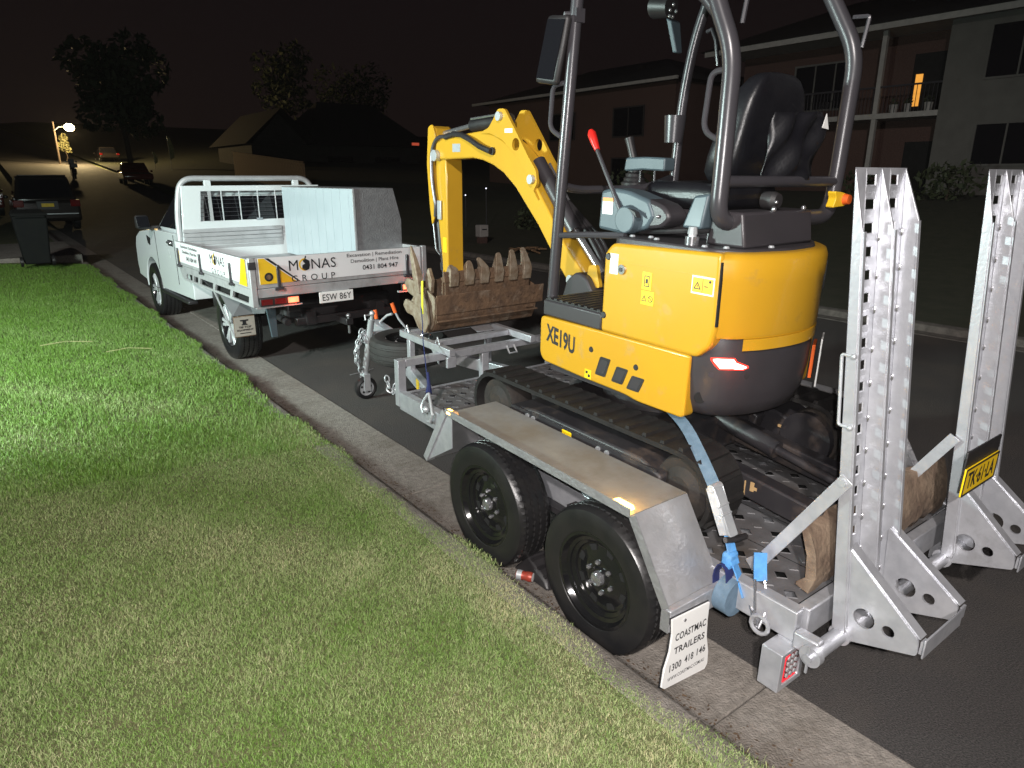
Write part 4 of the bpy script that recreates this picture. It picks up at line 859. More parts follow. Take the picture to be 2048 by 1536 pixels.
bl = part('dozer_blade', MB().loft([[Vector((x+random.uniform(-.008, .008), y+random.uniform(-.012, .006), max(.481, z+random.uniform(-.012, .012)))) for y, z in bsec] for x in [-.585+1.17*k/26 for k in range(27)]]), MUDD, ex, angle=60)
# house
OUT = [(-.50, .165), (-.50, -.36), (-.475, -.47), (-.41, -.56), (-.30, -.635), (-.15, -.68), (0, -.692), (.15, -.68), (.30, -.635), (.41, -.56), (.475, -.47), (.50, -.36), (.50, .165)]
def smo(P, k=3): return [(p.x, p.y) for p in fillet([(a, b, 0) for a, b in P], .07, k)]
part('revolving_frame', MB().prism([(-.46, .58), (.46, .58), (.46, -.3), (-.46, -.3)], 'z', .93, 1.235), DGR, ex)
sk = [(.632, 1.02), (.600, .982), (.30, .966), (-.02, .958), (-.10, .945), (-.385, .945), (-.388, 1.236), (-.37, 1.24), (.20, 1.2365), (.632, 1.232)]
for s in (-1, 1):
    skirt = part('side_skirt', MB().prism(fil2(sk, .03, 4), 'x', s*.43, s*.502), YEL, ex, bevel=.012, seg=3)
    if s < 0: skL = skirt
part('front_skirt', MB().box(-.43, .43, .56, .62, .985, 1.225), YEL, ex, bevel=.012)
for (y0, z0) in ((.135, 1.060), (.017, 1.045), (-.088, 1.030)):
    h, w = (.050, .036) if y0 > .1 else (.042, .038) if y0 > 0 else (.037, .040)
    part('vent', MB().prism(fil2([(y0+w+.016, z0-h), (y0-w+.016, z0-h), (y0-w-.016, z0+h), (y0+w-.016, z0+h)], .010), 'x', -.5045, -.500), BLK, ex, parent=skL)
    part('vent_mesh', MB().prism([(y0+w*.7+.014, z0-h*.7), (y0-w*.7+.014, z0-h*.7), (y0-w*.7-.012, z0+h*.7), (y0+w*.7-.012, z0+h*.7)], 'x', -.5055, -.5047), DGR, ex, parent=skL)
for y0, z0 in ((.224, 1.130), (-.083, 1.111)): part('rubber_plug', MB().cyl((-.500, y0, z0), (-.506, y0, z0), .0165, .013, n=16), BLK, ex, parent=skL)
part('model_lettering', MB().text('XE', (-.5035, .462, 1.135), (0, -1, -.13), (-0, -.0, 1), .232, .098), SIGNB, ex, parent=skL)
sq = part('hazard_sticker', MB().box(-.5035, -.5022, .215, .262, .972, 1.02), DECY, ex, parent=skL); part('hazard_mark', MB().box(-.5045, -.5036, .239, .255, .998, 1.012).box(-.5045, -.5036, .222, .237, .982, .996), SIGNB, ex, parent=skL)
part('floor_side', MB().box(-.495, .495, .175, .62, 1.238, 1.322), DGR, ex, bevel=.008)
mt_ = part('floor_mat', MB().box(-.485, .485, .18, .612, 1.3225, 1.328), BLK, ex)
for k in range(9): part('mat_rib', MB().box(-.48, .48, .20+k*.047, .222+k*.047, 1.3282, 1.335), BLK, ex, parent=mt_)
# left engine door, rear hood, counterweight
door = part('side_door', MB().prism(fil2([(.168, 1.238), (-.42, 1.238), (-.485, 1.30), (-.502, 1.37), (-.494, 1.690), (.12, 1.672), (.168, 1.62)], .022, 4), 'x', -.503, -.16), YEL, ex, bevel=.016, seg=3)
rear = smo([(-.492, -.490), (-.43, -.555), (-.31, -.605), (-.15, -.633), (0, -.630), (.12, -.597), (.22, -.545), (.31, -.465), (.37, -.365), (.40, -.25), (.40, .10), (.30, .10), (.30, -.2), (-.16, -.2), (-.16, -.46), (-.30, -.478)])
def zr(P, z0, z1, sc=1.0): return [[Vector((x, y, z)) for x, y in P] for z in (z0, z1)]
hood = part('rear_hood', MB().loft([[Vector((x*sx, -.05+(y+.05)*sx, z)) for x, y in rear] for z, sx in ((1.335, .985), (1.355, 1.0), (1.56, 1.0), (1.575, 1.006), (1.655, 1.006), (1.682, .985), (1.690, .95))]), YEL, ex, angle=45)
hb = [(x, y) for x, y in smo([(-.395, -.570), (-.31, -.605), (-.15, -.633), (0, -.630), (.12, -.597), (.22, -.545), (.31, -.465), (.37, -.365), (.40, -.25), (.40, .10), (.30, .10), (.28, -.35), (-.2, -.45)])]
part('rear_hood_skirt', MB().loft([[Vector((x, y, z)) for x, y in hb] for z in (1.285, 1.334)]), YEL, ex, parent=hood, angle=45)
part('hood_slot', MB().prism(fil2([(.215, -.556), (.255, -.526), (.250, -.515), (.21, -.545)], .004), 'z', 1.49, 1.62), CAVE, ex, parent=hood)
part('top_deck', MB().prism(fil2([(-.47, .15), (-.47, -.42), (-.38, -.52), (-.15, -.58), (.08, -.56), (.26, -.45), (.36, -.28), (.38, .15)], .05), 'z', 1.655, 1.700), DGR, ex, bevel=.008)
cwp = [(-.505, -.15), (-.50, -.36), (-.475, -.475), (-.42, -.548), (-.31, -.600), (-.15, -.628), (0, -.625), (.12, -.592), (.22, -.54), (.31, -.46), (.37, -.36), (.40, -.25), (.40, -.1)]
cwp = smo(cwp)
cwr = []
for z, sx in ((.945, .80), (.97, .90), (1.04, .955), (1.15, .985), (1.24, .99), (1.30, .985), (1.345, .975)): cwr.append([Vector((x*sx*(.985 if y > -.37 else 1), -.1+(y+.1)*sx, z)) for x, y in cwp])
cw = part('counterweight', MB().loft(cwr), DGR, ex, angle=45, bevel=0)
part('cw_top_edge', MB().loft([[Vector((x*.972, -.1+(y+.1)*.972, z)) for x, y in cwp if x < -.2] for z in (1.346, 1.375)]), DGR, ex, parent=cw)
def on_cw(a, z, d=.002):
    """point on the counterweight skin at polar angle a (degrees) about (0,-.1), height z"""
    zz = [(.945, .80), (.97, .90), (1.04, .955), (1.15, .985), (1.24, .99), (1.30, .985), (1.345, .975)]
    sx = np.interp(z, [p[0] for p in zz], [p[1] for p in zz]); dx, dy = math.cos(R(a)), math.sin(R(a)); best = None
    for (x1, y1), (x2, y2) in zip(cwp, cwp[1:]):
        y1_, y2_ = y1+.1, y2+.1; den = dx*(y2_-y1_)-dy*(x2-x1)
        if abs(den) < 1e-9: continue
        t = (x1*(y2_-y1_)-y1_*(x2-x1))/den;
        if t > 0 and -1e-6 <= ((dx*t-x1)*(x2-x1)+(dy*t-y1_)*(y2_-y1_))/((x2-x1)**2+(y2_-y1_)**2) <= 1+1e-6: best = t
    t = best*sx+d; return (dx*t, -.1+dy*t, z)
def skin(poly, d0, d1):
    """a plate following the counterweight, poly of (angle, z) strips: list of (a, zlow, zhigh)"""
    mb = MB(); v = []
    for a, z0, z1 in poly: v += [on_cw(a, z0, d0), on_cw(a, z1, d0), on_cw(a, z0, d1), on_cw(a, z1, d1)]
    n = len(poly); f = []
    for i in range(n-1):
        k, l = i*4, i*4+4; f += [(k+2, l+2, l+3, k+3), (k, k+1, l+1, l), (k, l, l+2, k+2), (k+1, k+3, l+3, l+1)]
    f += [(0, 2, 3, 1), (n*4-4, n*4-3, n*4-1, n*4-2)]
    return mb.add(v, f)
RL0 = 225.5
rlz = lambda da, db, g: [(RL0+da*k/6, 0, 0) for k in range(7)]
part('reflector_halo', skin([(218.4, 1.236, 1.246), (220, 1.214, 1.249), (222, 1.196, 1.250), (227.9, 1.199, 1.251), (228.9, 1.197, 1.236), (232, 1.196, 1.223), (234.2, 1.205, 1.213)], .001, .004), RHALO, ex, parent=cw)  # emissive strip painting the red glow around the reflector
part('tail_reflector', skin([(219.4, 1.236, 1.241), (220.8, 1.220, 1.244), (222.5, 1.202, 1.245), (227.4, 1.205, 1.246), (228.4, 1.203, 1.231), (231.3, 1.201, 1.219), (233.2, 1.207, 1.211)], .0035, .006), RLGT, ex, parent=cw)
Lr = lamp('tail_glow', 'POINT', (0, 0, 0), .35, (1, .12, .06), .02); Lr.parent = ex.o; Lr.location = Vector(on_cw(227, 1.20, .07))-B  # lamp added for red spill; the reflector itself is no lamp
for a, z, rr, m_ in ((219.4, 1.169, .013, ROPS), (233.9, 1.168, .012, BLK), (215.8, 1.052, .026, CAVE)):
    p, q = Vector(on_cw(a, z, -.012)), Vector(on_cw(a, z, .003)); part('counterweight_plug', MB().cyl(p, q, rr, n=18), m_, ex, parent=cw)
part('plate_bracket', MB().hull8([(.14, -.60, 1.08), (.26, -.54, 1.08), (.25, -.53, 1.08), (.13, -.59, 1.08), (.14, -.60, 1.24), (.26, -.54, 1.24), (.25, -.53, 1.24), (.13, -.59, 1.24)]), ORG, ex); part('rear_plate', MB().hull8([(.15, -.625, 1.04), (.29, -.555, 1.04), (.287, -.549, 1.04), (.147, -.619, 1.04), (.15, -.625, 1.27), (.29, -.555, 1.27), (.287, -.549, 1.27), (.147, -.619, 1.27)]), PLW, ex)
# stickers, lock, plugs on the side door
def dec(name, y0, y1, z0, z1, m_, d=.0012, x=-.5035, par=door): return part(name, MB().box(x-d, x-.0002, min(y0, y1), max(y0, y1), z0, z1), m_, ex, parent=par)
a1 = dec('white_label', .125, .073, 1.53, 1.625, DECW)
a2 = dec('yellow_sticker', -.085, -.140, 1.487, 1.565, DECY); part('sticker_print', MB().prism([(-.097, 1.50), (-.128, 1.50), (-.128, 1.55), (-.097, 1.55)], 'x', -.5056, -.5048, [[(-.101, 1.504), (-.124, 1.504), (-.124, 1.546), (-.101, 1.546)]]).box(-.5056, -.5048, -.119, -.106, 1.515, 1.535), SIGNB, ex, parent=a2)
a3 = dec('warning_sticker', -.085, -.160, 1.418, 1.480, DECY)
def tri_mark(y, z, s, x=-.5056): return MB().prism([(y+s, z-s*.7), (y-s, z-s*.7), (y, z+s)], 'x', x, x+.0008, [[(y+s*.66, z-s*.5), (y-s*.66, z-s*.5), (y, z+s*.62)]]).box(x, x+.0008, y-s*.08, y+s*.08, z-s*.3, z+s*.25)
def no_mark(y, z, r): return MB().prism(circ(y, z, r, 20), 'x', -.5056, -.5048, [circ(y, z, r*.78, 20)]).beam((-.5052, y+r*.6, z+r*.6), (-.5052, y-r*.6, z-r*.6), .0008, r*.22, (0, 1, -1))
part('sticker_print', tri_mark(-.104, 1.445, .017), SIGNB, ex, parent=a3); part('sticker_print', no_mark(-.141, 1.447, .015), SIGNB, ex, parent=a3)
a4 = dec('danger_sticker', -.372, -.487, 1.512, 1.588, DECW, .0016); a4.location.y += .01
a5 = part('sticker_face', MB().box(-.5060, -.5052, -.472, -.367, 1.519, 1.581), SIGNY, ex, parent=door)
part('sticker_print', MB().add(tri_mark(-.393, 1.546, .019, -.507).v, tri_mark(-.393, 1.546, .019, -.507).f).box(-.507, -.5061, -.4205, -.4185, 1.519, 1.581).box(-.507, -.5061, -.446, -.428, 1.546, 1.55).beam((-.5065, -.456, 1.527), (-.5065, -.456, 1.562), .0008, .010).cyl((-.507, -.456, 1.570), (-.5061, -.456, 1.570), .006, n=10), SIGNB, ex, parent=a5)
part('door_lock', MB().cyl((-.502, .045, 1.558), (-.512, .045, 1.558), .023, n=20), CHROME, ex, parent=door); part('lock_core', MB().cyl((-.511, .045, 1.558), (-.516, .045, 1.558), .010, n=12), BLK, ex, parent=door)
for y, z in ((.138, 1.607), (.150, 1.322)): part('rubber_plug', MB().cyl((-.502, y, z), (-.509, y, z), .018, .014, n=16), BLK, ex, parent=door)
part('door_seam', MB().hull8([(-.5045, -.500, 1.39), (-.5045, -.507, 1.39), (-.49, -.507, 1.39), (-.49, -.500, 1.39), (-.4985, -.492, 1.655), (-.4985, -.499, 1.655), (-.485, -.499, 1.655), (-.485, -.492, 1.655)]), CAVE, ex, parent=door)
part('door_crease', MB().box(-.5046, -.5034, -.44, .12, 1.588, 1.592), YEL, ex, parent=door)
part('fuel_neck', MB().cyl((-.42, -.275, 1.69), (-.42, -.275, 1.735), .030, n=20), CHROME, ex); part('fuel_cap', MB().cyl((-.42, -.275, 1.735), (-.42, -.275, 1.745), .018, n=12).cyl((-.42, -.275, 1.745), (-.42, -.275, 1.775), .022, .018, n=8), STEELW, ex)
for x, y in ((-.40, .09), (-.36, .01), (-.40, -.06), (-.44, -.36), (-.40, -.44), (-.20, -.52)): part('deck_bolt', MB().cyl((x, y, 1.70), (x, y, 1.708), .014, .010, n=8), STEELW, ex)
# canopy: posts, hoop, rails
rp_ = .030
part('front_post', MB().tube([(-.43, .622, 1.325), (-.43, .60, 1.65), (-.43, .575, 2.0), (-.43, .515, 2.756), (-.43, .49, 3.0)], rp_, 14), ROPS, ex)
part('front_post', MB().tube(fillet([(.43, .57, 1.87), (.43, .555, 2.37), (.43, .50, 2.70), (.43, .40, 2.95)], .25, 5), rp_*.92, 14), ROPS, ex)
hp = part('rear_hoop', MB().tube(fillet([(-.43, -.16, 2.93), (-.43, -.30, 2.62), (-.43, -.395, 2.44), (-.43, -.40, 2.0), (-.43, -.40, 1.80), (.44, -.40, 1.80), (.44, -.41, 2.0), (.44, -.415, 2.52), (.44, -.30, 2.70), (.44, -.14, 2.95)], .13, 6), .036, 14), ROPS, ex)
part('cross_tube', MB().cyl((-.43, -.40, 1.965), (.44, -.41, 1.962), .024, n=12), ROPS, ex, parent=hp)
part('hoop_arch', MB().tube(fillet([(-.43, -.30, 2.60), (-.43, -.22, 2.68), (-.43, -.12, 2.72)], .05), .03, 12), ROPS, ex, parent=hp)
for x, y in ((-.43, -.43), (.44, -.445)): part('roof_bracket', MB().tube(fillet([(x, y+.07, 2.67), (x, y-.005, 2.665), (x, y+.01, 2.54)], .01, 2), .009, 6), ROPS, ex, parent=hp)
part('canopy_roof', MB().box(-.52, .52, -.50, .72, 3.0, 3.06), DGR, ex, bevel=.02)
part('grab_handle', MB().tube(fillet([(-.43, -.375, 2.385), (-.43, -.30, 2.38), (-.43, -.285, 2.16), (-.43, -.375, 2.12)], .05, 5), .012, 10), ROPS, ex)
part('grab_handle', MB().tube(fillet([(-.45, .56, 2.40), (-.47, .625, 2.39), (-.47, .64, 2.19), (-.45, .575, 2.15)], .04, 5), .012, 10), ROPS, ex)
mi = part('mirror', MB().hull8([(-.50, .74, 2.41), (-.50, .575, 2.385), (-.46, .575, 2.385), (-.46, .74, 2.41), (-.50, .65, 2.705), (-.50, .50, 2.685), (-.46, .50, 2.685), (-.46, .65, 2.705)]), BLK, ex, bevel=.018)
part('mirror_glass', MB().hull8([(-.5035, .72, 2.43), (-.5035, .592, 2.41), (-.501, .592, 2.41), (-.501, .72, 2.43), (-.5035, .642, 2.685), (-.5035, .515, 2.668), (-.501, .515, 2.668), (-.501, .642, 2.685)]), GLASS, ex, parent=mi)
part('mirror_bracket', MB().tube([(-.43, .52, 2.70), (-.47, .55, 2.70), (-.47, .57, 2.64)], .012, 8).box(-.455, -.40, .49, .53, 2.66, 2.72), ROPS, ex, parent=mi)
part('front_rail', MB().tube(fillet([(-.43, .585, 1.915), (-.30, .60, 1.89), (.22, .60, 1.89), (.43, .57, 1.955)], .12, 4), .022, 10), ROPS, ex)
part('lower_rail', MB().tube([(-.43, .60, 1.66), (-.43, .36, 1.685), (-.42, .12, 1.70)], .016, 8), ROPS, ex)
wl_ = part('work_light_bracket', MB().hull8([(.40, .60, 2.62), (.45, .60, 2.62), (.45, .63, 2.62), (.40, .63, 2.62), (.38, .64, 2.78), (.46, .64, 2.78), (.46, .68, 2.80), (.38, .68, 2.80)]), BLUEG, ex, bevel=.006)
part('work_light', MB().cyl((.42, .68, 2.86), (.42, .80, 2.88), .055, .065, n=16), BLK, ex, parent=wl_)
for k in range(5): part('bracket_bolt', MB().ball((.36+.025*(k % 3), .635, 2.80+.03*(k//2)), .010), CHROME, ex, parent=wl_)
part('cup_holder', MB().lathe([(0, 0), (0, .052), (.145, .062), (.145, .056), (.01, .046)], (.40, .57, 2.145), 'z', 18), ROPS, ex)
part('mirror_arm', MB().tube([(.40, .40, 2.70), (.36, .34, 2.70), (.35, .30, 2.64), (.36, .28, 2.52)], .010, 8), ROPS, ex)
ped = part('hoop_pedestal', MB().hull8([(-.36, -.50, 1.70), (.155, -.50, 1.70), (.155, -.30, 1.70), (-.36, -.30, 1.70), (-.365, -.475, 1.845), (.155, -.475, 1.845), (.155, -.33, 1.845), (-.365, -.33, 1.845)]), DGR, ex, bevel=.012)
for x in (-.14, .09): part('pedestal_bolt', MB().ball((x, -.47, 1.852), .012), CHROME, ex, parent=ped)
# seat
seat = part('seat_back', MB().loft([[Vector((x+.03, y+dy-.19, z)) for x, y in sec] for z, dy, sec in (
    (1.93, .06, fil2([(-.235, .04), (.235, .04), (.235, -.13), (-.235, -.13)], .05)), (2.06, .01, fil2([(-.245, .06), (.245, .06), (.25, -.13), (-.25, -.13)], .06)),
    (2.24, -.04, fil2([(-.235, .05), (.235, .05), (.235, -.10), (-.235, -.10)], .05)), (2.36, -.075, fil2([(-.19, .035), (.19, .035), (.19, -.075), (-.19, -.075)], .04)), (2.42, -.09, fil2([(-.11, .02), (.11, .02), (.11, -.045), (-.11, -.045)], .02)))]), SEAT, ex, angle=60)
seat.modifiers.new('sub', 'SUBSURF').levels = 1; seat.modifiers['sub'].render_levels = 1
cs = part('seat_cushion', MB().box(-.22, .26, -.24, .22, 1.83, 1.95), SEAT, ex, bevel=.05, seg=4)
part('seat_base', MB().box(-.20, .20, -.20, .22, 1.70, 1.828), DGR, ex, bevel=.02)
# document pouch hanging off the seat back, in creased vinyl
pv, pf = [], []; nx, nz = 18, 12
for j in range(nz+1):
    for i in range(nx+1):
        u, w = i/nx, j/nz; x = -.16+.42*u+(.03*(1-w)); z = 1.96+.285*w+.02*u
        fold = .024*math.sin(8*u+4*w)*(1-w*.6)+.016*math.sin(15*u-7*w+1)
        y = -.305-.045*(1-w)-.02*math.sin(math.pi*u)+fold-.05*w; x += .05*(1-u)*w+.02
        pv.append((x, y-.03, z))
for j in range(nz):
    for i in range(nx): pf.append((j*(nx+1)+i, j*(nx+1)+i+1, (j+1)*(nx+1)+i+1, (j+1)*(nx+1)+i))
po = part('document_pouch', MB().add(pv, pf), SEAT, ex, angle=180); po.modifiers.new('solid', 'SOLIDIFY').thickness = .004
part('white_tag', MB().prism([(.245, 2.195), (.30, 2.19), (.268, 2.255)], 'y', -.415, -.412), DECW, ex)
# controls
con = part('left_console', MB().prism(fil2([(.345, 1.715), (.335, 1.90), (.26, 1.915), (.15, 1.905), (.02, 1.87), (-.02, 1.80), (.02, 1.74), (.16, 1.70)], .02), 'x', -.385, -.25), BLUEG, ex, bevel=.018, seg=3)
part('console_nose', MB().prism(fil2([(.06, 1.88), (-.06, 1.85), (-.11, 1.80), (-.06, 1.75), (.06, 1.735)], .03), 'x', -.375, -.24), DGR, ex, parent=con, bevel=.015)
part('console_boss', MB().cyl((-.37, .13, 1.775), (-.425, .13, 1.775), .070, .062, n=24), BLUEG, ex, parent=con, bevel=.006)
part('boss_gaiter', MB().prism([(.105, 1.83), (.06, 1.815), (.045, 1.79), (.09, 1.82)], 'x', -.43, -.40), BLK, ex, parent=con)
cl = part('console_label', MB().box(-.3875, -.3862, .245, .315, 1.79, 1.85), DECW, ex, parent=con); part('label_header', MB().box(-.3875, -.3862, .245, .315, 1.8505, 1.868), DECO, ex, parent=con)
part('lever_rod', MB().cyl((-.40, .17, 1.80), (-.36, .41, 2.10), .011, .010, n=10), ROPS, ex); part('lever_grip', MB().tube([(-.362, .40, 2.09), (-.357, .43, 2.13), (-.352, .455, 2.165), (-.350, .467, 2.182)], [.014, .020, .022, .012], 12), RED, ex, label='red knob of the safety lever')
rc = part('right_console', MB().box(.22, .38, .30, .78, 1.70, 1.90), DGR, ex, bevel=.02)
part('joystick_gaiter', MB().lathe([(0, .075), (.02, .078), (.03, .062), (.045, .066), (.055, .052), (.07, .055), (.08, .04), (.10, .042), (.11, .03)], (.26, .72, 1.90), 'z', 18), BLK, ex, parent=rc)
part('joystick', MB().tube([(.26, .72, 2.0), (.26, .74, 2.06), (.255, .76, 2.12), (.25, .775, 2.17)], [.022, .026, .024, .028], 12), BLK, ex, parent=rc)
part('armrest', MB().prism(fil2([(.735, 2.06), (.745, 1.985), (.60, 1.995), (.44, 1.99), (.44, 2.06), (.58, 2.065)], .015), 'x', .19, .28), BLUEG, ex, parent=rc, bevel=.014)
for y in (.66, .55): part('armrest_post', MB().cyl((.24, y, 1.90), (.24, y, 2.0), .006, n=8).ball((.24, y, 1.905), .012), CHROME, ex, parent=rc)
part('side_panel', MB().hull8([(-.36, -.16, 1.76), (-.22, -.16, 1.76), (-.22, -.27, 1.76), (-.36, -.27, 1.76), (-.34, -.20, 1.90), (-.24, -.20, 1.90), (-.24, -.28, 1.91), (-.34, -.28, 1.91)]), BLUEG, ex, bevel=.012)
for k in range(5): part('hose', MB().tube(fillet([(-.34+.03*k, .10, 1.72), (-.30+.03*k, -.05, 1.73+.01*k), (-.26+.02*k, -.22, 1.75), (-.12, -.30, 1.74)], .08), .013, 8), BLK, ex)
hm = part('horn', MB().cyl((-.08, -.43, 1.885), (-.08, -.38, 1.885), .038, n=20).cyl((-.08, -.45, 1.885), (-.08, -.43, 1.885), .030, .038, n=20), BLK, ex); part('horn_bolt', MB().ball((-.10, -.452, 1.88), .009), CHROME, ex, parent=hm)
es = part('isolator_box', MB().prism(fil2([(.36, 1.845), (.47, 1.85), (.475, 1.905), (.43, 1.915), (.36, 1.92), (.38, 1.885)], .012), 'y', -.46, -.42), SIGNY, ex, bevel=.008); part('isolator_knob', MB().cyl((.455, -.46, 1.882), (.455, -.485, 1.882), .026, .022, n=16), ORG, ex, parent=es)
part('seat_rail', MB().box(-.30, .30, -.30, -.26, 1.70, 1.74), DGR, ex)
for x, z in ((-.18, 1.80), (-.15, 1.775)): part('console_bolt', MB().ball((x-.2, .01-.05, z), .009), CHROME, ex)
# swing post, boom, arm and rams
part('swing_bracket', MB().prism(fil2([(.56, 1.06), (.86, 1.10), (.90, 1.24), (.86, 1.36), (.78, 1.42), (.70, 1.40), (.58, 1.25)], .03), 'x', -.12, .12), DGR, ex, bevel=.012)
part('swing_lug', MB().prism(fil2([(.62, 1.34), (.74, 1.34), (.72, 1.46), (.66, 1.47)], .02), 'x', .05, .075), YELB, ex); part('swing_lug', MB().prism(fil2([(.62, 1.34), (.74, 1.34), (.72, 1.46), (.66, 1.47)], .02), 'x', -.075, -.05), YELB, ex)
boomP = [(.87, 1.325), (1.005, 1.458), (1.183, 1.654), (1.42, 1.87), (1.55, 1.955), (1.669, 2.003), (1.79, 2.033), (1.905, 2.046), (2.161, 2.037), (2.36, 2.03), (2.40, 2.08), (2.39, 2.15), (2.30, 2.178), (2.157, 2.182), (1.99, 2.205), (1.815, 2.218), (1.64, 2.19), (1.50, 2.13), (1.36, 2.03), (1.24, 1.91), (1.10, 1.76), (.93, 1.56), (.745, 1.40), (.80, 1.33)]
bm_ = part('boom', MB().prism(boomP, 'x', -.088, .088), YELB, ex, bevel=.010, angle=30)
earL = [(1.80, 2.205), (1.70, 2.235), (1.645, 2.29), (1.60, 2.345), (1.53, 2.345), (1.40, 2.20), (1.27, 2.05), (1.20, 1.98), (1.185, 1.90), (1.22, 1.86), (1.165, 1.80), (1.30, 1.96), (1.40, 2.06), (1.55, 2.16), (1.68, 2.20)]
for s in (-1, 1):
    eb = part('boom_ear', MB().prism(fil2(earL, .018, 3), 'x', s*.092-.010, s*.092+.010, [circ(1.405, 2.130, .038, 18)]), YELB, ex, parent=bm_, bevel=.004)
    for y, z in ((1.575, 2.30), (1.235, 1.925)): part('pivot_pin', MB().cyl((s*.10, y, z), (s*.122, y, z), .028, n=18), STEELW, ex, parent=bm_)
part('boom_label', MB().box(-.1035, -.1022, 1.44, 1.52, 2.20, 2.225), DECW, ex, parent=bm_); part('boom_wrap', MB().box(-.0905, -.0885, 2.06, 2.16, 2.085, 2.14), STEELW, ex, parent=bm_)
part('hose_boss', MB().cyl((-.088, 1.665, 2.09), (-.105, 1.665, 2.09), .025, n=16), BLK, ex, parent=bm_)
part('boom_hose', MB().tube([(-.112, 1.66, 2.088), (-.118, 1.78, 2.12), (-.115, 1.90, 2.165), (-.10, 2.02, 2.195), (-.09, 2.14, 2.205), (-.10, 2.24, 2.185)], .019, 10), BLK, ex)
part('arm_cylinder', MB().cyl((0, 1.60, 2.285), (0, 2.03, 2.262), .042, n=20), BLK, ex); part('arm_rod', MB().cyl((0, 2.03, 2.262), (0, 2.42, 2.215), .018, n=14), CHROME, ex)
part('cylinder_pipe', MB().tube([(-.05, 1.62, 2.318), (-.05, 1.98, 2.30)], .008, 8), CHROME, ex)
armP = [(2.46, 2.27), (2.42, 2.25), (2.38, 2.16), (2.34, 2.08), (2.285, 2.03), (2.278, 1.95), (2.268, 1.10), (2.30, 1.05), (2.345, 1.06), (2.355, 1.30), (2.40, 1.58), (2.435, 1.70), (2.46, 1.85), (2.49, 2.00), (2.505, 2.10), (2.49, 2.22)]
am = part('arm', MB().prism(armP, 'x', -.070, .072), YELB, ex, bevel=.008, angle=30)
part('arm_gusset', MB().prism(fil2([(2.50, 2.26), (2.44, 2.28), (2.40, 2.20), (2.44, 1.95), (2.43, 1.62), (2.47, 1.55), (2.50, 1.70), (2.53, 2.0)], .02, 3), 'x', -.086, -.074), YELB, ex, parent=am, bevel=.003)
part('arm_pivot', MB().cyl((-.075, 2.375, 2.06), (-.118, 2.375, 2.06), .040, n=18), STEELW, ex, parent=am)
part('arm_sticker', MB().box(-.0735, -.0712, 2.285, 2.335, 1.36, 1.47), DECY, ex, parent=am)
part('bucket_cylinder', MB().cyl((-.02, 2.47, 1.64), (-.02, 2.43, 1.34), .032, n=16), BLK, ex); part('bucket_rod', MB().cyl((-.02, 2.43, 1.34), (-.02, 2.40, 1.12), .017, n=12), CHROME, ex)
part('cylinder_pipe', MB().tube(fillet([(-.07, 2.44, 1.66), (-.075, 2.47, 1.58), (-.07, 2.44, 1.36), (-.055, 2.41, 1.33)], .03), .007, 8), CHROME, ex)
part('rod_guard', MB().cyl((-.02, 2.42, 1.27), (-.02, 2.41, 1.21), .026, n=12), BLUEG, ex)
part('arm_hose', MB().tube(fillet([(-.075, 2.24, 2.19), (-.095, 2.36, 2.19), (-.10, 2.43, 2.10), (-.10, 2.44, 1.90), (-.09, 2.40, 1.70), (-.085, 2.42, 1.62)], .10, 5), .014, 10), ROPS, ex)
part('quick_clamp', MB().box(-.088, -.074, 2.34, 2.39, 1.60, 1.74), STEELW, ex, bevel=.004)
part('boom_cylinder', MB().cyl((0, 1.30, 2.03), (0, .93, 1.63), .046, n=20), DGR, ex); part('boom_rod', MB().cyl((0, .95, 1.655), (0, .68, 1.41), .022, n=14), CHROME, ex)
part('cylinder_pipe', MB().tube([(.05, 1.25, 2.02), (.055, 1.0, 1.74)], .008, 8), CHROME, ex)
part('foot_pin', MB().cyl((-.095, .84, 1.36), (-.115, .84, 1.36), .030, n=18), STEELW, ex, parent=bm_)
for k in range(3): part('hose', MB().tube(fillet([(.03+.03*k, .62, 1.33), (.03+.03*k, .78, 1.55+.02*k), (.04+.02*k, .95, 1.70), (.05, 1.06, 1.80)], .12), .014, 8), BLK, ex)

# ------------------------------------------------------------------ pickup with tray
ut = Thing('tray_pickup', 'white pickup with an aluminium tray lettered MONAS GROUP, parked ahead of the trailer', 'pickup', (0, 1.6, 0), UF)
for y in (0, 3.22):
    wheel_parts(ut, -.79, y, .385, .265, -1, .245, 'alloy'); wheel_parts(ut, .79, y, .385, .265, 1, .245, 'alloy')
# lower body with wheel arch, doors and bonnet
arch = [(3.22+.47*math.cos(a), .385+.47*math.sin(a)) for a in [math.pi*k/14 for k in range(15)]]
prof = [(1.22, .50), (1.20, .60), (1.30, 1.27), (2.86, 1.27), (3.05, 1.255), (3.75, 1.19), (4.02, 1.10), (4.12, .98), (4.16, .72), (4.12, .52), (3.70, .48)]+arch+[(2.74, .47)]
secs = []
for x, sc in ((-.90, .97), (-.925, 1.0), (-.91, 1.0)): pass
body = part('body', MB().prism(prof, 'x', -.915, .915), WHT, ut, bevel=.05, seg=4, angle=50)
part('engine_bay', MB().box(-.72, .72, 2.75, 3.72, .45, .9), CAVE, ut)
part('wheel_arch_lining', MB().prism([(3.22+.46*math.cos(a), .385+.46*math.sin(a)) for a in [math.pi*k/14 for k in range(15)]], 'x', -.70, -.66), CAVE, ut)
def frus(z0, z1, x0, x1, y0, y1, y2, y3):
    return [(-x0, y0, z0), (x0, y0, z0), (x0, y3, z0), (-x0, y3, z0), (-x1, y1, z1), (x1, y1, z1), (x1, y2, z1), (-x1, y2, z1)]
cab = part('cab', MB().hull8(frus(1.26, 1.79, .85, .70, 1.32, 1.42, 2.25, 2.98)), WHT, ut, bevel=.05, seg=4, angle=50)
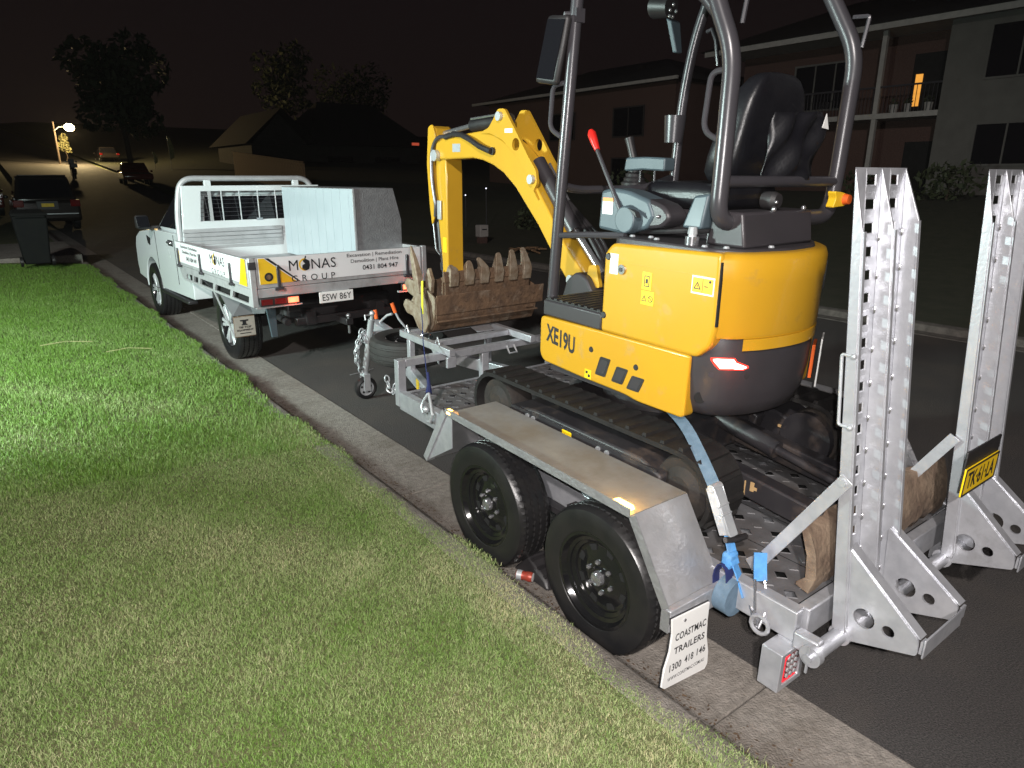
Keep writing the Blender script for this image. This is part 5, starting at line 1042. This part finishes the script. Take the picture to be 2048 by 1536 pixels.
part('cab_roof', MB().hull8(frus(1.785, 1.85, .66, .60, 1.47, 1.55, 2.15, 2.20)), WHT, ut, bevel=.03, angle=50)
def quad_on(a, b, c, d, off): 
    P_ = [Vector(p) for p in (a, b, c, d)]; n = (P_[1]-P_[0]).cross(P_[3]-P_[0]).normalized()*off
    return MB().hull8([p+n*.2 for p in P_]+[p+n for p in P_])
def side(y, z): t = (z-1.26)/.53; return (-(.85-.15*t)-.001, y, z)
part('side_window', quad_on(side(1.98, 1.31), side(1.99, 1.72), side(2.25, 1.73), side(2.80, 1.31), .006), GLASS, ut, parent=cab)
part('quarter_window', quad_on(side(1.47, 1.33), side(1.55, 1.70), side(1.90, 1.72), side(1.91, 1.31), .006), GLASS, ut, parent=cab)
def bk(x, z): t = (z-1.26)/.53; return (x, 1.32+.10*t-.001, z)
part('rear_window', quad_on(bk(-.66, 1.36), bk(.66, 1.36), bk(.60, 1.73), bk(-.60, 1.73), .006), GLASS, ut, parent=cab)
def ws(x, z): t = (z-1.26)/.53; return (x, 2.98-.73*t+.001, z)
part('windscreen', quad_on(ws(.76, 1.30), ws(-.76, 1.30), ws(-.66, 1.75), ws(.66, 1.75), .006), GLASS, ut, parent=cab)
part('door_gap', MB().box(-.9185, -.912, 1.84, 1.852, .62, 1.25).box(-.9185, -.912, 2.80, 2.812, .72, 1.25), CAVE, ut, parent=body)
part('door_handle', MB().box(-.945, -.91, 1.93, 2.13, 1.125, 1.16), CHROME, ut, parent=body, bevel=.012)
part('handle_backing', MB().box(-.918, -.912, 1.90, 2.15, 1.10, 1.175), BLK, ut, parent=body)
part('fender_vent', MB().hull8([(-.925, 3.16, 1.03), (-.925, 3.26, 1.06), (-.91, 3.26, 1.06), (-.91, 3.16, 1.03), (-.925, 3.10, 1.13), (-.925, 3.30, 1.16), (-.91, 3.30, 1.16), (-.91, 3.10, 1.13)]), BLK, ut, parent=body)
mm = part('door_mirror', MB().hull8([(-1.14, 2.70, 1.28), (-.96, 2.72, 1.28), (-.96, 2.84, 1.28), (-1.14, 2.84, 1.28), (-1.15, 2.71, 1.47), (-.98, 2.73, 1.47), (-.98, 2.84, 1.46), (-1.14, 2.84, 1.46)]), BLK, ut, bevel=.035, seg=3)
part('mirror_arm', MB().box(-.98, -.86, 2.74, 2.80, 1.27, 1.32), BLK, ut, parent=mm); part('mirror_glass', quad_on((-1.13, 2.698, 1.30), (-.98, 2.715, 1.30), (-.99, 2.72, 1.45), (-1.14, 2.70, 1.45), .006), GLASS, ut, parent=mm)
part('indicator', MB().box(-.925, -.90, 2.66, 2.74, 1.262, 1.285), AMBO, ut)
part('headlight', MB().hull8([(-.90, 3.98, .98), (-.6, 4.13, .98), (-.6, 4.0, .98), (-.9, 3.8, .98), (-.90, 3.90, 1.12), (-.6, 4.06, 1.12), (-.6, 3.9, 1.12), (-.9, 3.75, 1.12)]), CHROME, ut, parent=body)
part('side_step', MB().box(-.96, -.84, 1.35, 2.70, .42, .47), BLK, ut, bevel=.015)
part('chassis', MB().box(-.45, -.35, -1.1, 3.6, .50, .66).box(.35, .45, -1.1, 3.6, .50, .66).box(-.6, .6, -.1, .1, .34, .46), BLK, ut)
part('tank_guard', MB().box(-.72, -.5, .55, 1.15, .42, .74), BLK, ut)
# tray
X0, X1, Y0, Y1 = -1.02, .91, -1.25, 1.30
part('tray_floor', MB().box(X0+.04, X1-.04, Y0+.05, Y1, .945, .985), ALU, ut)
hl = []
for a, b in ((-1.10, -.62), (-.55, -.05), (.02, .50), (.57, .75), (.80, 1.05)):
    hl.append([(a, .792), (b, .792), (b-.05, .862), (a-.03, .862)])
sr = part('side_rail', MB().prism([(Y0, .768), (1.12, .768), (1.22, .80), (1.30, .94), (Y0, .94)], 'x', X0, X0+.02, hl), ALU, ut)
part('side_rail', MB().prism([(Y0, .768), (1.12, .768), (1.30, .94), (Y0, .94)], 'x', X1-.02, X1), ALU, ut)
part('rail_backing', MB().box(X0+.06, X0+.065, -1.1, 1.1, .77, .88), CAVE, ut, parent=sr)
dsd = part('drop_side', MB().box(X0-.012, X0+.022, Y0+.05, Y1, .945, 1.225), ALU, ut, bevel=.006); part('drop_side', MB().box(X1-.022, X1+.012, Y0+.05, Y1, .945, 1.225), ALU, ut, bevel=.006)
tg = part('tailgate', MB().box(X0+.05, X1-.05, Y0, Y0+.03, .945, 1.235), ALU, ut, bevel=.006)
part('corner_post', MB().box(X0-.012, X0+.045, Y0-.004, Y0+.045, .77, 1.24), ALU, ut, bevel=.006); part('corner_post', MB().box(X1-.045, X1+.012, Y0-.004, Y0+.045, .77, 1.24), ALU, ut, bevel=.006)
part('corner_latch', MB().box(X0-.02, X0+.05, Y0-.012, Y0+.02, 1.13, 1.20), ROPS, ut, bevel=.004)
part('rear_bar', MB().box(X0+.05, X1-.05, Y0+.002, Y0+.035, .855, .94), ALU, ut, bevel=.004)
# tail lettering
yf = Y0-.001
pn = part('tail_sign', MB().box(X0+.075, X1-.07, yf-.003, yf-.0004, .985, 1.232), SIGNW, ut, parent=tg)
yt = yf-.0045
part('yellow_corner', MB().prism([(X0+.078, .985), (X0+.44, .985), (X0+.13, 1.228), (X0+.078, 1.228)], 'y', yt, yt+.001), SIGNY, ut, parent=tg)
part('black_stripe', MB().prism([(X0+.455, .985), (X0+.475, .985), (X0+.175, 1.228), (X0+.14, 1.228)], 'y', yt, yt+.001), SIGNB, ut, parent=tg)
part('round_emblem', MB().prism(circ(X0+.165, 1.05, .042, 24), 'y', yt-.0012, yt-.0002), BLK, ut, parent=tg); part('emblem_centre', MB().prism(circ(X0+.165, 1.05, .024, 20), 'y', yt-.002, yt-.0013), MUDB, ut, parent=tg)
def emblem(ox, oz, s, yy, xd):
    """round badge with a small digger arm, in place of the letter O"""
    mb = MB(); P = lambda a, b: (ox+a*s, oz+b*s)
    return MB().prism([P(*p) for p in circ(0, 0, 1, 24)], 'y', yy, yy+.001, [[P(*p) for p in circ(0, 0, .74, 24)]])
def badge(fn, t, par, m1, m2):
    pass
def logo(o, xd, nrm, s, par):
    """MONAS over GROUP; o = centre of the word, s = cap height"""
    o, xd, up = Vector(o), Vector(xd).normalized(), Vector((0, 0, 1))
    wM, wN = s*TM['M'][2]/TM['M'][3], s*TM['NAS'][2]/TM['NAS'][3]; gap = .18*s; tot = wM+wN+1.05*s+2*gap; L0 = -tot/2
    part('lettering', MB().text('M', o+xd*(L0+wM/2), xd, up, None, s), SIGNB, ut, parent=par); part('lettering', MB().text('NAS', o+xd*(-L0-wN/2), xd, up, None, s), SIGNB, ut, parent=par)
    part('lettering', MB().text('GROUP', o-up*1.32*s, xd, up, tot*.93, s*.62), SIGNB, ut, parent=par)
    c = o+xd*(L0+wM+gap+.52*s)+nrm*.0005
    def disc(r, pts=None): return [c+xd*a*s+up*b*s for a, b in (pts or circ(0, 0, r, 22))]
    arc = [(.62*math.cos(a), .62*math.sin(a)) for a in [R(80+200*k/14) for k in range(15)]]+[(.46*math.cos(a), .46*math.sin(a)) for a in [R(280-200*k/14) for k in range(15)]]
    def flat(pts, m_, nm, k): q = [p+nrm*.0004*k for p in pts]; mb = MB(); n = len(q); mb.add(q+[p+nrm*.0006 for p in q], [tuple(range(n))[::-1], tuple(range(n, 2*n))]+[(i, (i+1) % n, n+(i+1) % n, n+i) for i in range(n)]); part(nm, mb, m_, ut, parent=par)
    flat([c+xd*a*s+up*b*s for a, b in arc], SIGNY, 'badge_ring', 1)
    flat(disc(0, [(-.30, -.42), (.0, -.62), (.42, -.5), (.55, -.1), (.50, .35), (.2, .52), (-.18, .48), (-.12, .25), (.05, .1), (-.25, -.05)]), SIGNB, 'badge_digger', 1)
    flat(disc(0, [(-.05, .50), (.12, .86), (.22, .84), (.12, .50)]), SIGNB, 'badge_arm', 1)
logo((-.405, yt-.001, 1.142), (1, 0, 0), Vector((0, -1, 0)), .098, tg)
for k_, x_, z_, w_, h_ in (('L1', .285, 1.190, .64, .046), ('L2', .285, 1.130, .56, .046), ('L3', .345, 1.062, .42, .050)): part('lettering', MB().text(k_, (x_, yt-.001, z_), (1, 0, 0), (0, 0, 1), w_, h_), SIGNB, ut, parent=tg)
for x in (-.765, .665): part('tail_latch', MB().box(x-.014, x+.014, yf-.026, yf-.001, .945, 1.16).box(x-.045, x+.045, yf-.03, yf-.0, .918, .950), ROPS, ut, parent=tg, bevel=.004)
# side lettering (left)
xs = X0-.0125
ps = part('side_sign', MB().box(xs-.003, xs-.0004, Y0+.12, Y1-.02, .985, 1.222), SIGNW, ut, parent=dsd)
part('yellow_corner', MB().hull8([(xs-.0042, Y0+.09, .965), (xs-.0042, Y0+.31, .965), (xs-.0032, Y0+.31, .965), (xs-.0032, Y0+.09, .965), (xs-.0042, Y0+.09, 1.222), (xs-.0042, Y0+.20, 1.222), (xs-.0032, Y0+.20, 1.222), (xs-.0032, Y0+.09, 1.222)]), SIGNY, ut, parent=dsd)
part('yellow_corner', MB().box(xs-.0042, xs-.0032, Y1-.14, Y1-.03, .985, 1.12), SIGNY, ut, parent=dsd)
part('round_emblem', MB().cyl((xs-.0055, Y0+.17, 1.04), (xs-.0043, Y0+.17, 1.04), .036, n=20), DECY, ut, parent=dsd)
logo((xs-.0045, -.30, 1.135), (0, -1, 0), Vector((-1, 0, 0)), .095, dsd)
for k_, y_, z_, w_, h_ in (('L1', .72, 1.175, .66, .046), ('L2', .72, 1.115, .58, .046), ('L3', .66, 1.048, .42, .05)): part('lettering', MB().text(k_, (xs-.0045, y_, z_), (0, -1, 0), (0, 0, 1), w_, h_), SIGNB, ut, parent=dsd)
for y in (Y1-.12, .30, -.72): part('side_latch', MB().box(xs-.024, xs-.001, y-.013, y+.013, .955, 1.15).box(xs-.03, xs, y-.035, y+.035, .925, .955), ROPS, ut, parent=dsd, bevel=.004)
# headboard, mesh, slats, roll bar
hb_ = part('headboard', MB().prism([(X0+.07, .985), (X1-.05, .985), (X1-.05, 1.86), (X0+.14, 1.86)], 'y', 1.30, 1.335, [[(-.70, 1.44), (.60, 1.44), (.60, 1.795), (-.66, 1.795)]]), WHT, ut, bevel=.006)
for k in range(7): part('headboard_slat', MB().box(X0+.09, .30, 1.275, 1.299, 1.0+k*.051, 1.045+k*.051), ALU, ut, parent=hb_, bevel=.004)
for k in range(6): part('mesh_wire', MB().cyl((-.69, 1.318, 1.495+k*.05), (.595, 1.318, 1.495+k*.05), .0028, n=6), ROPS, ut, parent=hb_)
for x in (-.42, -.20, .03, .26, .48): part('mesh_upright', MB().cyl((x, 1.312, 1.44), (x, 1.312, 1.795), .008, n=8), STEELW, ut, parent=hb_)
part('mesh_post', MB().box(-.575, -.545, 1.30, 1.34, 1.44, 1.795), ALU, ut, parent=hb_)
part('light_bracket', MB().box(-.02, .06, 1.285, 1.30, 1.435, 1.46), CHROME, ut, parent=hb_)
rbp = fillet([(X0+.06, 1.36, .96), (X0+.075, 1.36, 1.55), (X0+.15, 1.36, 1.945), (X1-.15, 1.36, 1.945), (X1-.075, 1.36, 1.55), (X1-.06, 1.36, .96)], .16, 7)
rb2 = part('roll_bar', MB().tube(rbp, .034, 14), ALU, ut)
for x in (-.56, .56): part('roll_bar_mount', MB().box(x-.04, x+.04, 1.33, 1.38, 1.85, 1.925), WHT, ut, parent=rb2, bevel=.006)
# gull-wing box standing in the tray
bx = Thing('tool_box', 'tall tool box in the pickup tray, pale side door and grey chequer plate end', 'tool box', (.6, .2, .985), UF)
bxp = [(.31, .99), (.885, .99), (.89, 1.50), (.80, 1.845), (.31, 1.845)]
part('box_body', MB().prism(bxp, 'y', -.80, 1.20), CHQ, bx, bevel=.006)
dr = part('side_door', MB().box(.303, .309, -.785, 1.185, 1.0, 1.838), BOXW, bx, bevel=.002)
for k in range(9): part('door_rib', MB().box(.2995, .3025, -.70+k*.21, -.69+k*.21, 1.01, 1.83), BOXW, bx, parent=dr)
part('end_latch', MB().box(.50, .56, -.815, -.80, 1.12, 1.16).box(.62, .66, -.812, -.80, 1.13, 1.155), ROPS, bx)
part('edge_trim', MB().box(.30, .32, -.812, -.80, .99, 1.845), ALU, bx)
# rear lights, plate, guards, flaps, tow bar
for s, x0, x1 in ((-1, X0+.05, -.58), (1, .58, X1-.05)):
    tl_ = part('tail_light', MB().box(x0, x1, Y0-.03, Y0+.0, .775, .852), BLK, ut, bevel=.006)
    n = 3; w_ = (x1-x0)/3
    for k in range(3):
        lit = (k == (1 if s > 0 else 1)); 
        part('lamp_lens', MB().box(x0+w_*k+.012, x0+w_*(k+1)-.012, Y0-.034, Y0-.029, .788, .842), TAILL if (k == (2 if s < 0 else 0)) else TAIL, ut, parent=tl_, bevel=.003)
    part('light_tray', MB().box(x0-.03, x1+.03, Y0-.012, Y0+.03, .755, .772), ALU, ut, parent=tl_)
for s in (-1, 1):
    Lt = lamp('tail_lamp_glow', 'POINT', (0, 0, 0), 1.0, (1, .15, .08), .03); Lt.parent = ut.o; Lt.location = Vector((s*.64-.0, Y0-.07, .80))-ut.base
up = part('number_plate', MB().box(-.372, .0, Y0-.022, Y0-.016, .742, .852), PLW, ut, bevel=.002)
part('plate_characters', MB().text('ESW', (-.182, Y0-.024, .797), (1, 0, 0), (0, 0, 1), .315, .066), SIGNB, ut, parent=up)
part('plate_bracket', MB().box(-.33, -.04, Y0-.015, Y0+.0, .80, .86), ALU, ut)
gd = part('tray_guard', MB().hull8([(-.985, .10, .77), (-.76, .10, .77), (-.76, .08, .77), (-.985, .08, .77), (-.985, .5, .83), (-.76, .5, .83), (-.76, .48, .84), (-.985, .48, .84)]), ROPS, ut)
part('guard_back', MB().hull8([(-.985, -.44, .56), (-.77, -.44, .56), (-.77, -.42, .56), (-.985, -.42, .56), (-.985, -.06, .77), (-.77, -.30, .78), (-.77, -.28, .78), (-.985, -.04, .77)]), GRY, ut, parent=gd)
part('guard_side', MB().prism([(-.44, .56), (-.06, .768), (Y0+.3, .768), (-.80, .62)], 'x', -.775, -.765), GRY, ut, parent=gd)
part('guard_edge', MB().beam((-.99, .10, .765), (-.99, -.46, .32), .012, .02), ALU, ut, parent=gd)
uf = part('mudflap', MB().box(-1.0, -.775, -.485, -.475, .335, .56), MUDB, ut, bevel=.004)
UFP = part('flap_face', MB().box(-.995, -.78, -.4875, -.4855, .345, .55), SIGNW, ut, parent=uf); UFP.data.materials.clear(); UFP.data.materials.append(mat('dusty_flap', (.33, .30, .26), (.26, .235, .20), .8))
part('lettering', MB().text('TIP', (-.8875, -.489, .44), (1, 0, 0), (0, 0, 1), .13, .022), SIGNB, ut, parent=uf); part('lettering', MB().text('EQ', (-.8875, -.489, .408), (1, 0, 0), (0, 0, 1), .17, .022), SIGNB, ut, parent=uf)
part('flap_line', MB().box(-.945, -.83, -.4895, -.4878, .372, .380), SIGNB, ut, parent=uf); part('flap_emblem', MB().prism([(-.935, .52), (-.845, .52), (-.85, .505), (-.872, .505), (-.872, .478), (-.86, .470), (-.86, .462), (-.92, .462), (-.92, .470), (-.908, .478), (-.908, .505), (-.93, .505)], 'y', -.4895, -.4878), SIGNB, ut, parent=uf)
part('hanging_strut', MB().hull8([(-.80, -1.0, .41), (-.74, -1.0, .41), (-.74, -1.03, .41), (-.80, -1.03, .41), (-.86, -1.06, .77), (-.76, -1.06, .77), (-.76, -1.09, .77), (-.86, -1.09, .77)]), BLUEG, ut, bevel=.004)
part('exhaust', MB().cyl((-.66, -.9, .58), (-.66, -1.12, .56), .035, n=12), BLK, ut)
part('under_tank', MB().box(-.62, .62, -.95, -.35, .50, .74), BLK, ut, bevel=.05)
part('tow_bar', MB().box(-.55, .55, -1.08, -1.0, .50, .58).box(-.12, -.04, -1.32, -1.05, .49, .56), BLK, ut, bevel=.008)
part('tow_ball', MB().cyl((-.08, -1.29, .40), (-.08, -1.29, .57), .014, n=10).ball((-.08, -1.29, .585), .026), CHROME, ut)
part('right_mudflap', MB().box(.775, 1.0, -.485, -.475, .335, .75), BLK, ut)

# ------------------------------------------------------------------ cars, bin and small things up the street
def car(name, label, cat, x, y, yaw, L_, W_, H_, paint, plate=None, z0=None, suv=True, lit=True):
    M = Matrix.Translation((x, y, gyy(y) if z0 is None else z0)) @ Matrix.Rotation(yaw, 4, 'Z')
    t = Thing(name, label, cat, (0, 0, 0), M); w = W_/2; b = H_*.56
    lo = [(-L_/2, .35), (-L_/2-.03, .6), (-L_/2, b), (L_*.18, b*1.02), (L_/2-.15, b*.9), (L_/2, .62), (L_/2-.03, .33)]
    bd = part('body', MB().prism(lo, 'x', -w, w), paint, t, bevel=.09, seg=4, angle=50)
    ye = -L_/2+.08 if suv else -L_/2+.75
    ck = part('cabin', MB().hull8([(-w*.93, ye-.02, b-.03), (w*.93, ye-.02, b-.03), (w*.93, L_*.22, b-.03), (-w*.93, L_*.22, b-.03), (-w*.76, ye+.28, H_), (w*.76, ye+.28, H_), (w*.76, L_*.02, H_), (-w*.76, L_*.02, H_)]), paint, t, bevel=.09, seg=4, angle=50)
    def rw(x_, k): return (x_*(.93-.17*k), ye-.02+.30*k-.004, b-.03+(H_-b+.03)*k)
    part('rear_window', quad_on(rw(-w*.9, .15), rw(w*.9, .15), rw(w*.88, .85), rw(-w*.88, .85), .012), GLASS, t, parent=ck)
    for s in (-1, 1):
        def sw(y_, k): return (s*(w*(.93-.17*k)+.003), y_, b-.03+(H_-b+.03)*k)
        q = [sw(ye+.35, .15), sw(ye+.45, .85), sw(-L_*.01, .85), sw(L_*.14, .15)]
        part('side_window', quad_on(*(q if s < 0 else q[::-1]), .010), GLASS, t, parent=ck)
        part('tail_light', MB().box(min(s*w*.70, s*w*1.005), max(s*w*.70, s*w*1.005), -L_/2-.05, -L_/2+.14, b*.80, b*1.02), TAIL, t, bevel=.02)
        part('reflector', MB().box(min(s*w*.66, s*w*.92), max(s*w*.66, s*w*.92), -L_/2-.05, -L_/2-.02, .50, .55), (AMBO if s > 0 and lit else TAIL), t)
        for yy in (-L_*.3, L_*.31):
            wl2 = part('wheel', MB().lathe([(-.11, .20), (-.115, .33), (-.09, .36), (.09, .36), (.115, .33), (.11, .20)], (s*(w-.13), yy, .36), 'x', 24, True), RUB, t); part('rim', MB().lathe([(s*.10, .22), (s*.09, .05), (s*.09, 0)], (s*(w-.13), yy, .36), 'x', 20), STEELW, t, parent=wl2)
        part('door_mirror', MB().ball((s*(w+.1), L_*.13, b+.08), .09, .07, .07), paint, t)
    part('bumper', MB().box(-w*.95, w*.95, -L_/2-.09, -L_/2+.1, .42, .62), paint, t, bevel=.05)
    if plate: part('number_plate', MB().box(-.19, .19, -L_/2-.065, -L_/2-.035, b*.80, b*.80+.12), plate, t, bevel=.004); part('plate_recess', MB().box(-.32, .32, -L_/2-.034, -L_/2-.028, b*.72, b*.98), BLK, t)
    if suv: part('roof_spoiler', MB().box(-w*.72, w*.72, ye+.2, ye+.5, H_-.01, H_+.03), paint, t, bevel=.01); part('bumper_strip', MB().box(-w*.9, w*.9, -L_/2-.095, -L_/2-.088, .60, .63), STEELW, t)
    return t
car('parked_suv', 'dark four wheel drive seen from behind with a yellow number plate, left of the road', 'car', 1.98, 32.4, R(0), 4.7, 2.0, 1.92, CARD, PLY)
car('parked_car', 'dark red car half hidden by the pickup cab, facing this way up the road', 'car', 9.0, 55, R(176), 4.5, 1.8, 1.45, CARR, None, suv=False, lit=False)
car('parked_car', 'dark car at the left picture edge, beyond the wheelie bin', 'car', -.1, 37.5, R(2), 4.5, 1.8, 1.6, CARR, None, z0=.1+gyy(38), suv=True, lit=False)
car('parked_car', 'small dark car far up the road, right of the street lamp', 'car', 11.4, 84, R(0), 4.3, 1.75, 1.45, CARD, None, suv=False, lit=False)
bn = Thing('wheelie_bin', 'dark wheelie bin standing on the verge at the left picture edge', 'bin', (.76, 17.0, .24))
bz = .24; cx_, cy_ = .76, 17.0
part('bin_body', MB().hull8([(cx_-.22, cy_-.26, bz+.04), (cx_+.22, cy_-.26, bz+.04), (cx_+.22, cy_+.22, bz+.04), (cx_-.22, cy_+.22, bz+.04), (cx_-.29, cy_-.35, bz+.98), (cx_+.29, cy_-.35, bz+.98), (cx_+.29, cy_+.33, bz+.98), (cx_-.29, cy_+.33, bz+.98)]), BINM, bn, bevel=.03)
part('bin_lid', MB().hull8([(cx_-.31, cy_-.40, bz+.985), (cx_+.31, cy_-.40, bz+.985), (cx_+.31, cy_+.36, bz+.985), (cx_-.31, cy_+.36, bz+.985), (cx_-.28, cy_-.36, bz+1.04), (cx_+.28, cy_-.36, bz+1.04), (cx_+.26, cy_+.32, bz+1.09), (cx_-.26, cy_+.32, bz+1.09)]), BINM, bn, bevel=.02)
part('bin_handle', MB().cyl((cx_-.24, cy_-.41, bz+.97), (cx_+.24, cy_-.41, bz+.97), .016, n=10), BINM, bn)
for s in (-1, 1): part('bin_wheel', MB().cyl((cx_+s*.24, cy_-.25, bz+.10), (cx_+s*.29, cy_-.25, bz+.10), .10, n=18), RUB, bn)
sc_ = Thing('motor_scooter', 'small dark scooter with a pale top box standing in the far road', 'scooter', (5.9, 60, gyy(60)))
zz_ = gyy(60); sx_, sy_ = 5.9, 60
part('scooter_body', MB().prism([(sy_-.5, zz_+.35), (sy_+.3, zz_+.25), (sy_+.6, zz_+.95), (sy_+.5, zz_+1.0), (sy_+.2, zz_+.45), (sy_-.1, zz_+.75), (sy_-.6, zz_+.75)], 'x', sx_-.16, sx_+.16), CARD, sc_, bevel=.04)
part('top_box', MB().box(sx_-.22, sx_+.22, sy_-.95, sy_-.55, zz_+.80, zz_+1.1), TRIMW, sc_, bevel=.06)
for yy in (-.55, .62): part('wheel', MB().lathe([(-.05, .14), (-.06, .22), (0, .25), (.06, .22), (.05, .14)], (sx_, sy_+yy, zz_+.25), 'x', 18, True), RUB, sc_)
part('handlebar', MB().cyl((sx_-.34, sy_+.5, zz_+1.05), (sx_+.34, sy_+.5, zz_+1.05), .02, n=8).ball((sx_-.3, sy_+.5, zz_+1.22), .07, .02, .05).ball((sx_+.3, sy_+.5, zz_+1.22), .07, .02, .05), CHROME, sc_)
part('screen', MB().box(sx_-.18, sx_+.18, sy_+.55, sy_+.57, zz_+1.0, zz_+1.42), TRIMW, sc_, bevel=.01)
ls = Thing('lit_sign', 'small white lit strip sign over a dark driveway beyond the pickup', 'sign', (9.6, 60, gyy(60)))
part('sign_face', MB().box(9.25, 9.95, 59.95, 60.0, 2.40, 2.56), SIGNE, ls); part('sign_post', MB().cyl((9.6, 60.05, gyy(60)-.1), (9.6, 60.05, 2.56), .04, n=8), ROPS, ls)
for nm, lab, x, y, h, r in (('feather_flag', 'taller pale feather flag catching light beyond the pickup cab', 14.0, 67.5, 2.9, .32), ('feather_flag', 'shorter pale feather flag left of the tall one', 13.2, 70, 1.5, .22)):
    z = gyy(y)+bank(x, y); t = Thing(nm, lab, 'flag', (x, y, z))
    part('flag_pole', MB().tube([(x, y, z-.1), (x, y, z+h*.6), (x-.1, y, z+h)], .02, 6), STEELW, t)
    part('flag_cloth', MB().prism([(x-.02, z+h*.30), (x+r, z+h*.38), (x+r*1.25, z+h*.62), (x+r*.5, z+h*.93), (x-.1, z+h)], 'y', y-.012, y), LEAFP, t)
mb_ = Thing('letter_box', 'pale letter box on the right verge seen through the boom and arm', 'letter box', (11.5, 16.6, .1))
part('box', MB().box(11.35, 11.65, 16.5, 16.75, .28, .62), TRIMW, mb_, bevel=.02); part('plinth', MB().box(11.38, 11.62, 16.53, 16.72, .05, .278), BRKR, mb_); part('slot', MB().box(11.42, 11.58, 16.494, 16.499, .48, .51), CAVE, mb_)
for nm, (x, y, z) in (('lower left small white garden light glowing through the boom opening', (14, 21.25, 1.31)), ('upper right small white garden light glowing under the boom', (14, 19.96, 1.56))):
    zb_ = bank(x, y); t = Thing('garden_light', nm, 'garden light', (x, y, zb_))
    part('stake', MB().cyl((x, y, zb_-.05), (x, y, z-.04), .015, n=8), ROPS, t); part('lamp', MB().ball((x, y, z), .022), SIGNE, t)
rg = Thing('roadside_rubble', 'pale heap of cut branches on the right kerb behind the bucket teeth', 'branches', (10.6, 13.8, .1))
for k in range(9):
    a = k*1.9; part('branch', MB().tube([(10.3+.18*k*.6, 13.5+.2*math.sin(a), .13+.03*(k % 3)), (10.6+.15*k*.5, 13.9+.2*math.cos(a), .20), (11.0+.1*k, 14.1+.3*math.sin(a), .15)], .025, 5), WOOD, rg)
# things in the gutter between the trailer tyres
ch = Thing('wheel_chock', 'black rubber wedge lying in the gutter between the two trailer tyres', 'wheel chock', (2.0, 2.36, .01))
part('wedge', MB().hull8([(1.90, 2.22, .012), (2.13, 2.22, .012), (2.13, 2.50, .012), (1.90, 2.50, .012), (1.915, 2.25, .05), (2.115, 2.25, .05), (2.115, 2.40, .125), (1.915, 2.40, .125)]), BLK, ch, bevel=.012)
for k in range(3): part('rib', MB().beam((1.92, 2.27+.05*k, .064+.024*k), (2.11, 2.27+.05*k, .064+.024*k), .016, .012), BLK, ch)
cn = Thing('drink_can', 'crushed red and silver can with a pale end lying against the black wedge', 'can', (1.868, 2.36, .02))
c0 = part('can_body', MB().lathe([(a*.78, b*.78) for a, b in ((-.055, .028), (-.045, .033), (-.015, .031), (.0, .027), (.02, .032), (.045, .033), (.055, .028))], tuple(cn.base), 'x', 18), CANR, cn); c0.data.transform(Matrix.Rotation(R(-58), 4, 'Z')); c0.location = (0, 0, .028)
c1 = part('can_band', MB().lathe([(-.039, .0262), (-.012, .0252)], tuple(cn.base), 'x', 18), STEELW, cn, parent=c0); c1.data.transform(Matrix.Rotation(R(-58), 4, 'Z'))
c2 = part('can_end', MB().lathe([(.0435, .0226), (.0445, 0)], tuple(cn.base), 'x', 18), DECW, cn, parent=c0); c2.data.transform(Matrix.Rotation(R(-58), 4, 'Z'))
lone('loose_wire', MB().tube([(2.75, 6.4, .012), (2.95, 6.42, .014), (3.05, 6.48, .012)], .004, 5), STEELW, 'short pale bit of wire on the asphalt beside the jockey wheel', 'wire', base=(2.9, 6.42, .012))
for i, (x, y, l) in enumerate(((.25, 8.3, .45), (.75, 7.6, .38))):
    lone('grass_stalk', MB().tube([(x, y, .32), (x+l*.5, y-.06, .345), (x+l, y-.16, .33)], .004, 5), LEAFP, ('left' if i == 0 else 'right')+' long dry stalk lying across the lush grass', 'stalk', base=(x, y, .32))

# leaf litter and grit swept along the kerb
n = 2600; ly = rng.uniform(.4, 13, n); lx = 1.815+np.abs(rng.normal(0, .055, n)); la = rng.uniform(0, 6.28, n); lsz = rng.uniform(.003, .011, n); lt = rng.uniform(-.4, .4, n)
lm = MB(); P = []
for x_, y_, a_, s_, t_ in zip(lx, ly, la, lsz, lt):
    c, q = math.cos(a_)*s_, math.sin(a_)*s_; P += [(x_-c, y_-q, .013+abs(t_)*s_), (x_+q*.5, y_-c*.5, .014), (x_+c, y_+q, .013+.5*s_*abs(t_)), (x_-q*.5, y_+c*.5, .016)]
lm.v = P; lm.f = [(4*i, 4*i+1, 4*i+2, 4*i+3) for i in range(n)]
lone('leaf_litter', lm, mat('dead_leaf', (.10, .06, .03), (.05, .03, .018), .9, 0, 30), 'dry leaf litter and grit lying in the gutter along the kerb', 'leaf litter', kind='stuff')

# ------------------------------------------------------------------ thin haze added for the lamp halo and lifted distant blacks
hz_ = lone('haze', MB().box(-190, 400, -60, 430, -2.2, 42), BLK, kind='stuff')
hm_ = bpy.data.materials.new('night_haze'); hm_.use_nodes = True; hn = hm_.node_tree.nodes; hn.remove(hn['Principled BSDF'])
pv_ = hn.new('ShaderNodeVolumePrincipled'); pv_.inputs['Color'].default_value = (.9, .88, .86, 1); pv_.inputs['Density'].default_value = .00016; pv_.inputs['Anisotropy'].default_value = .4
hm_.node_tree.links.new(pv_.outputs[0], hn['Material Output'].inputs['Volume'])
hz_.data.materials.clear(); hz_.data.materials.append(hm_)
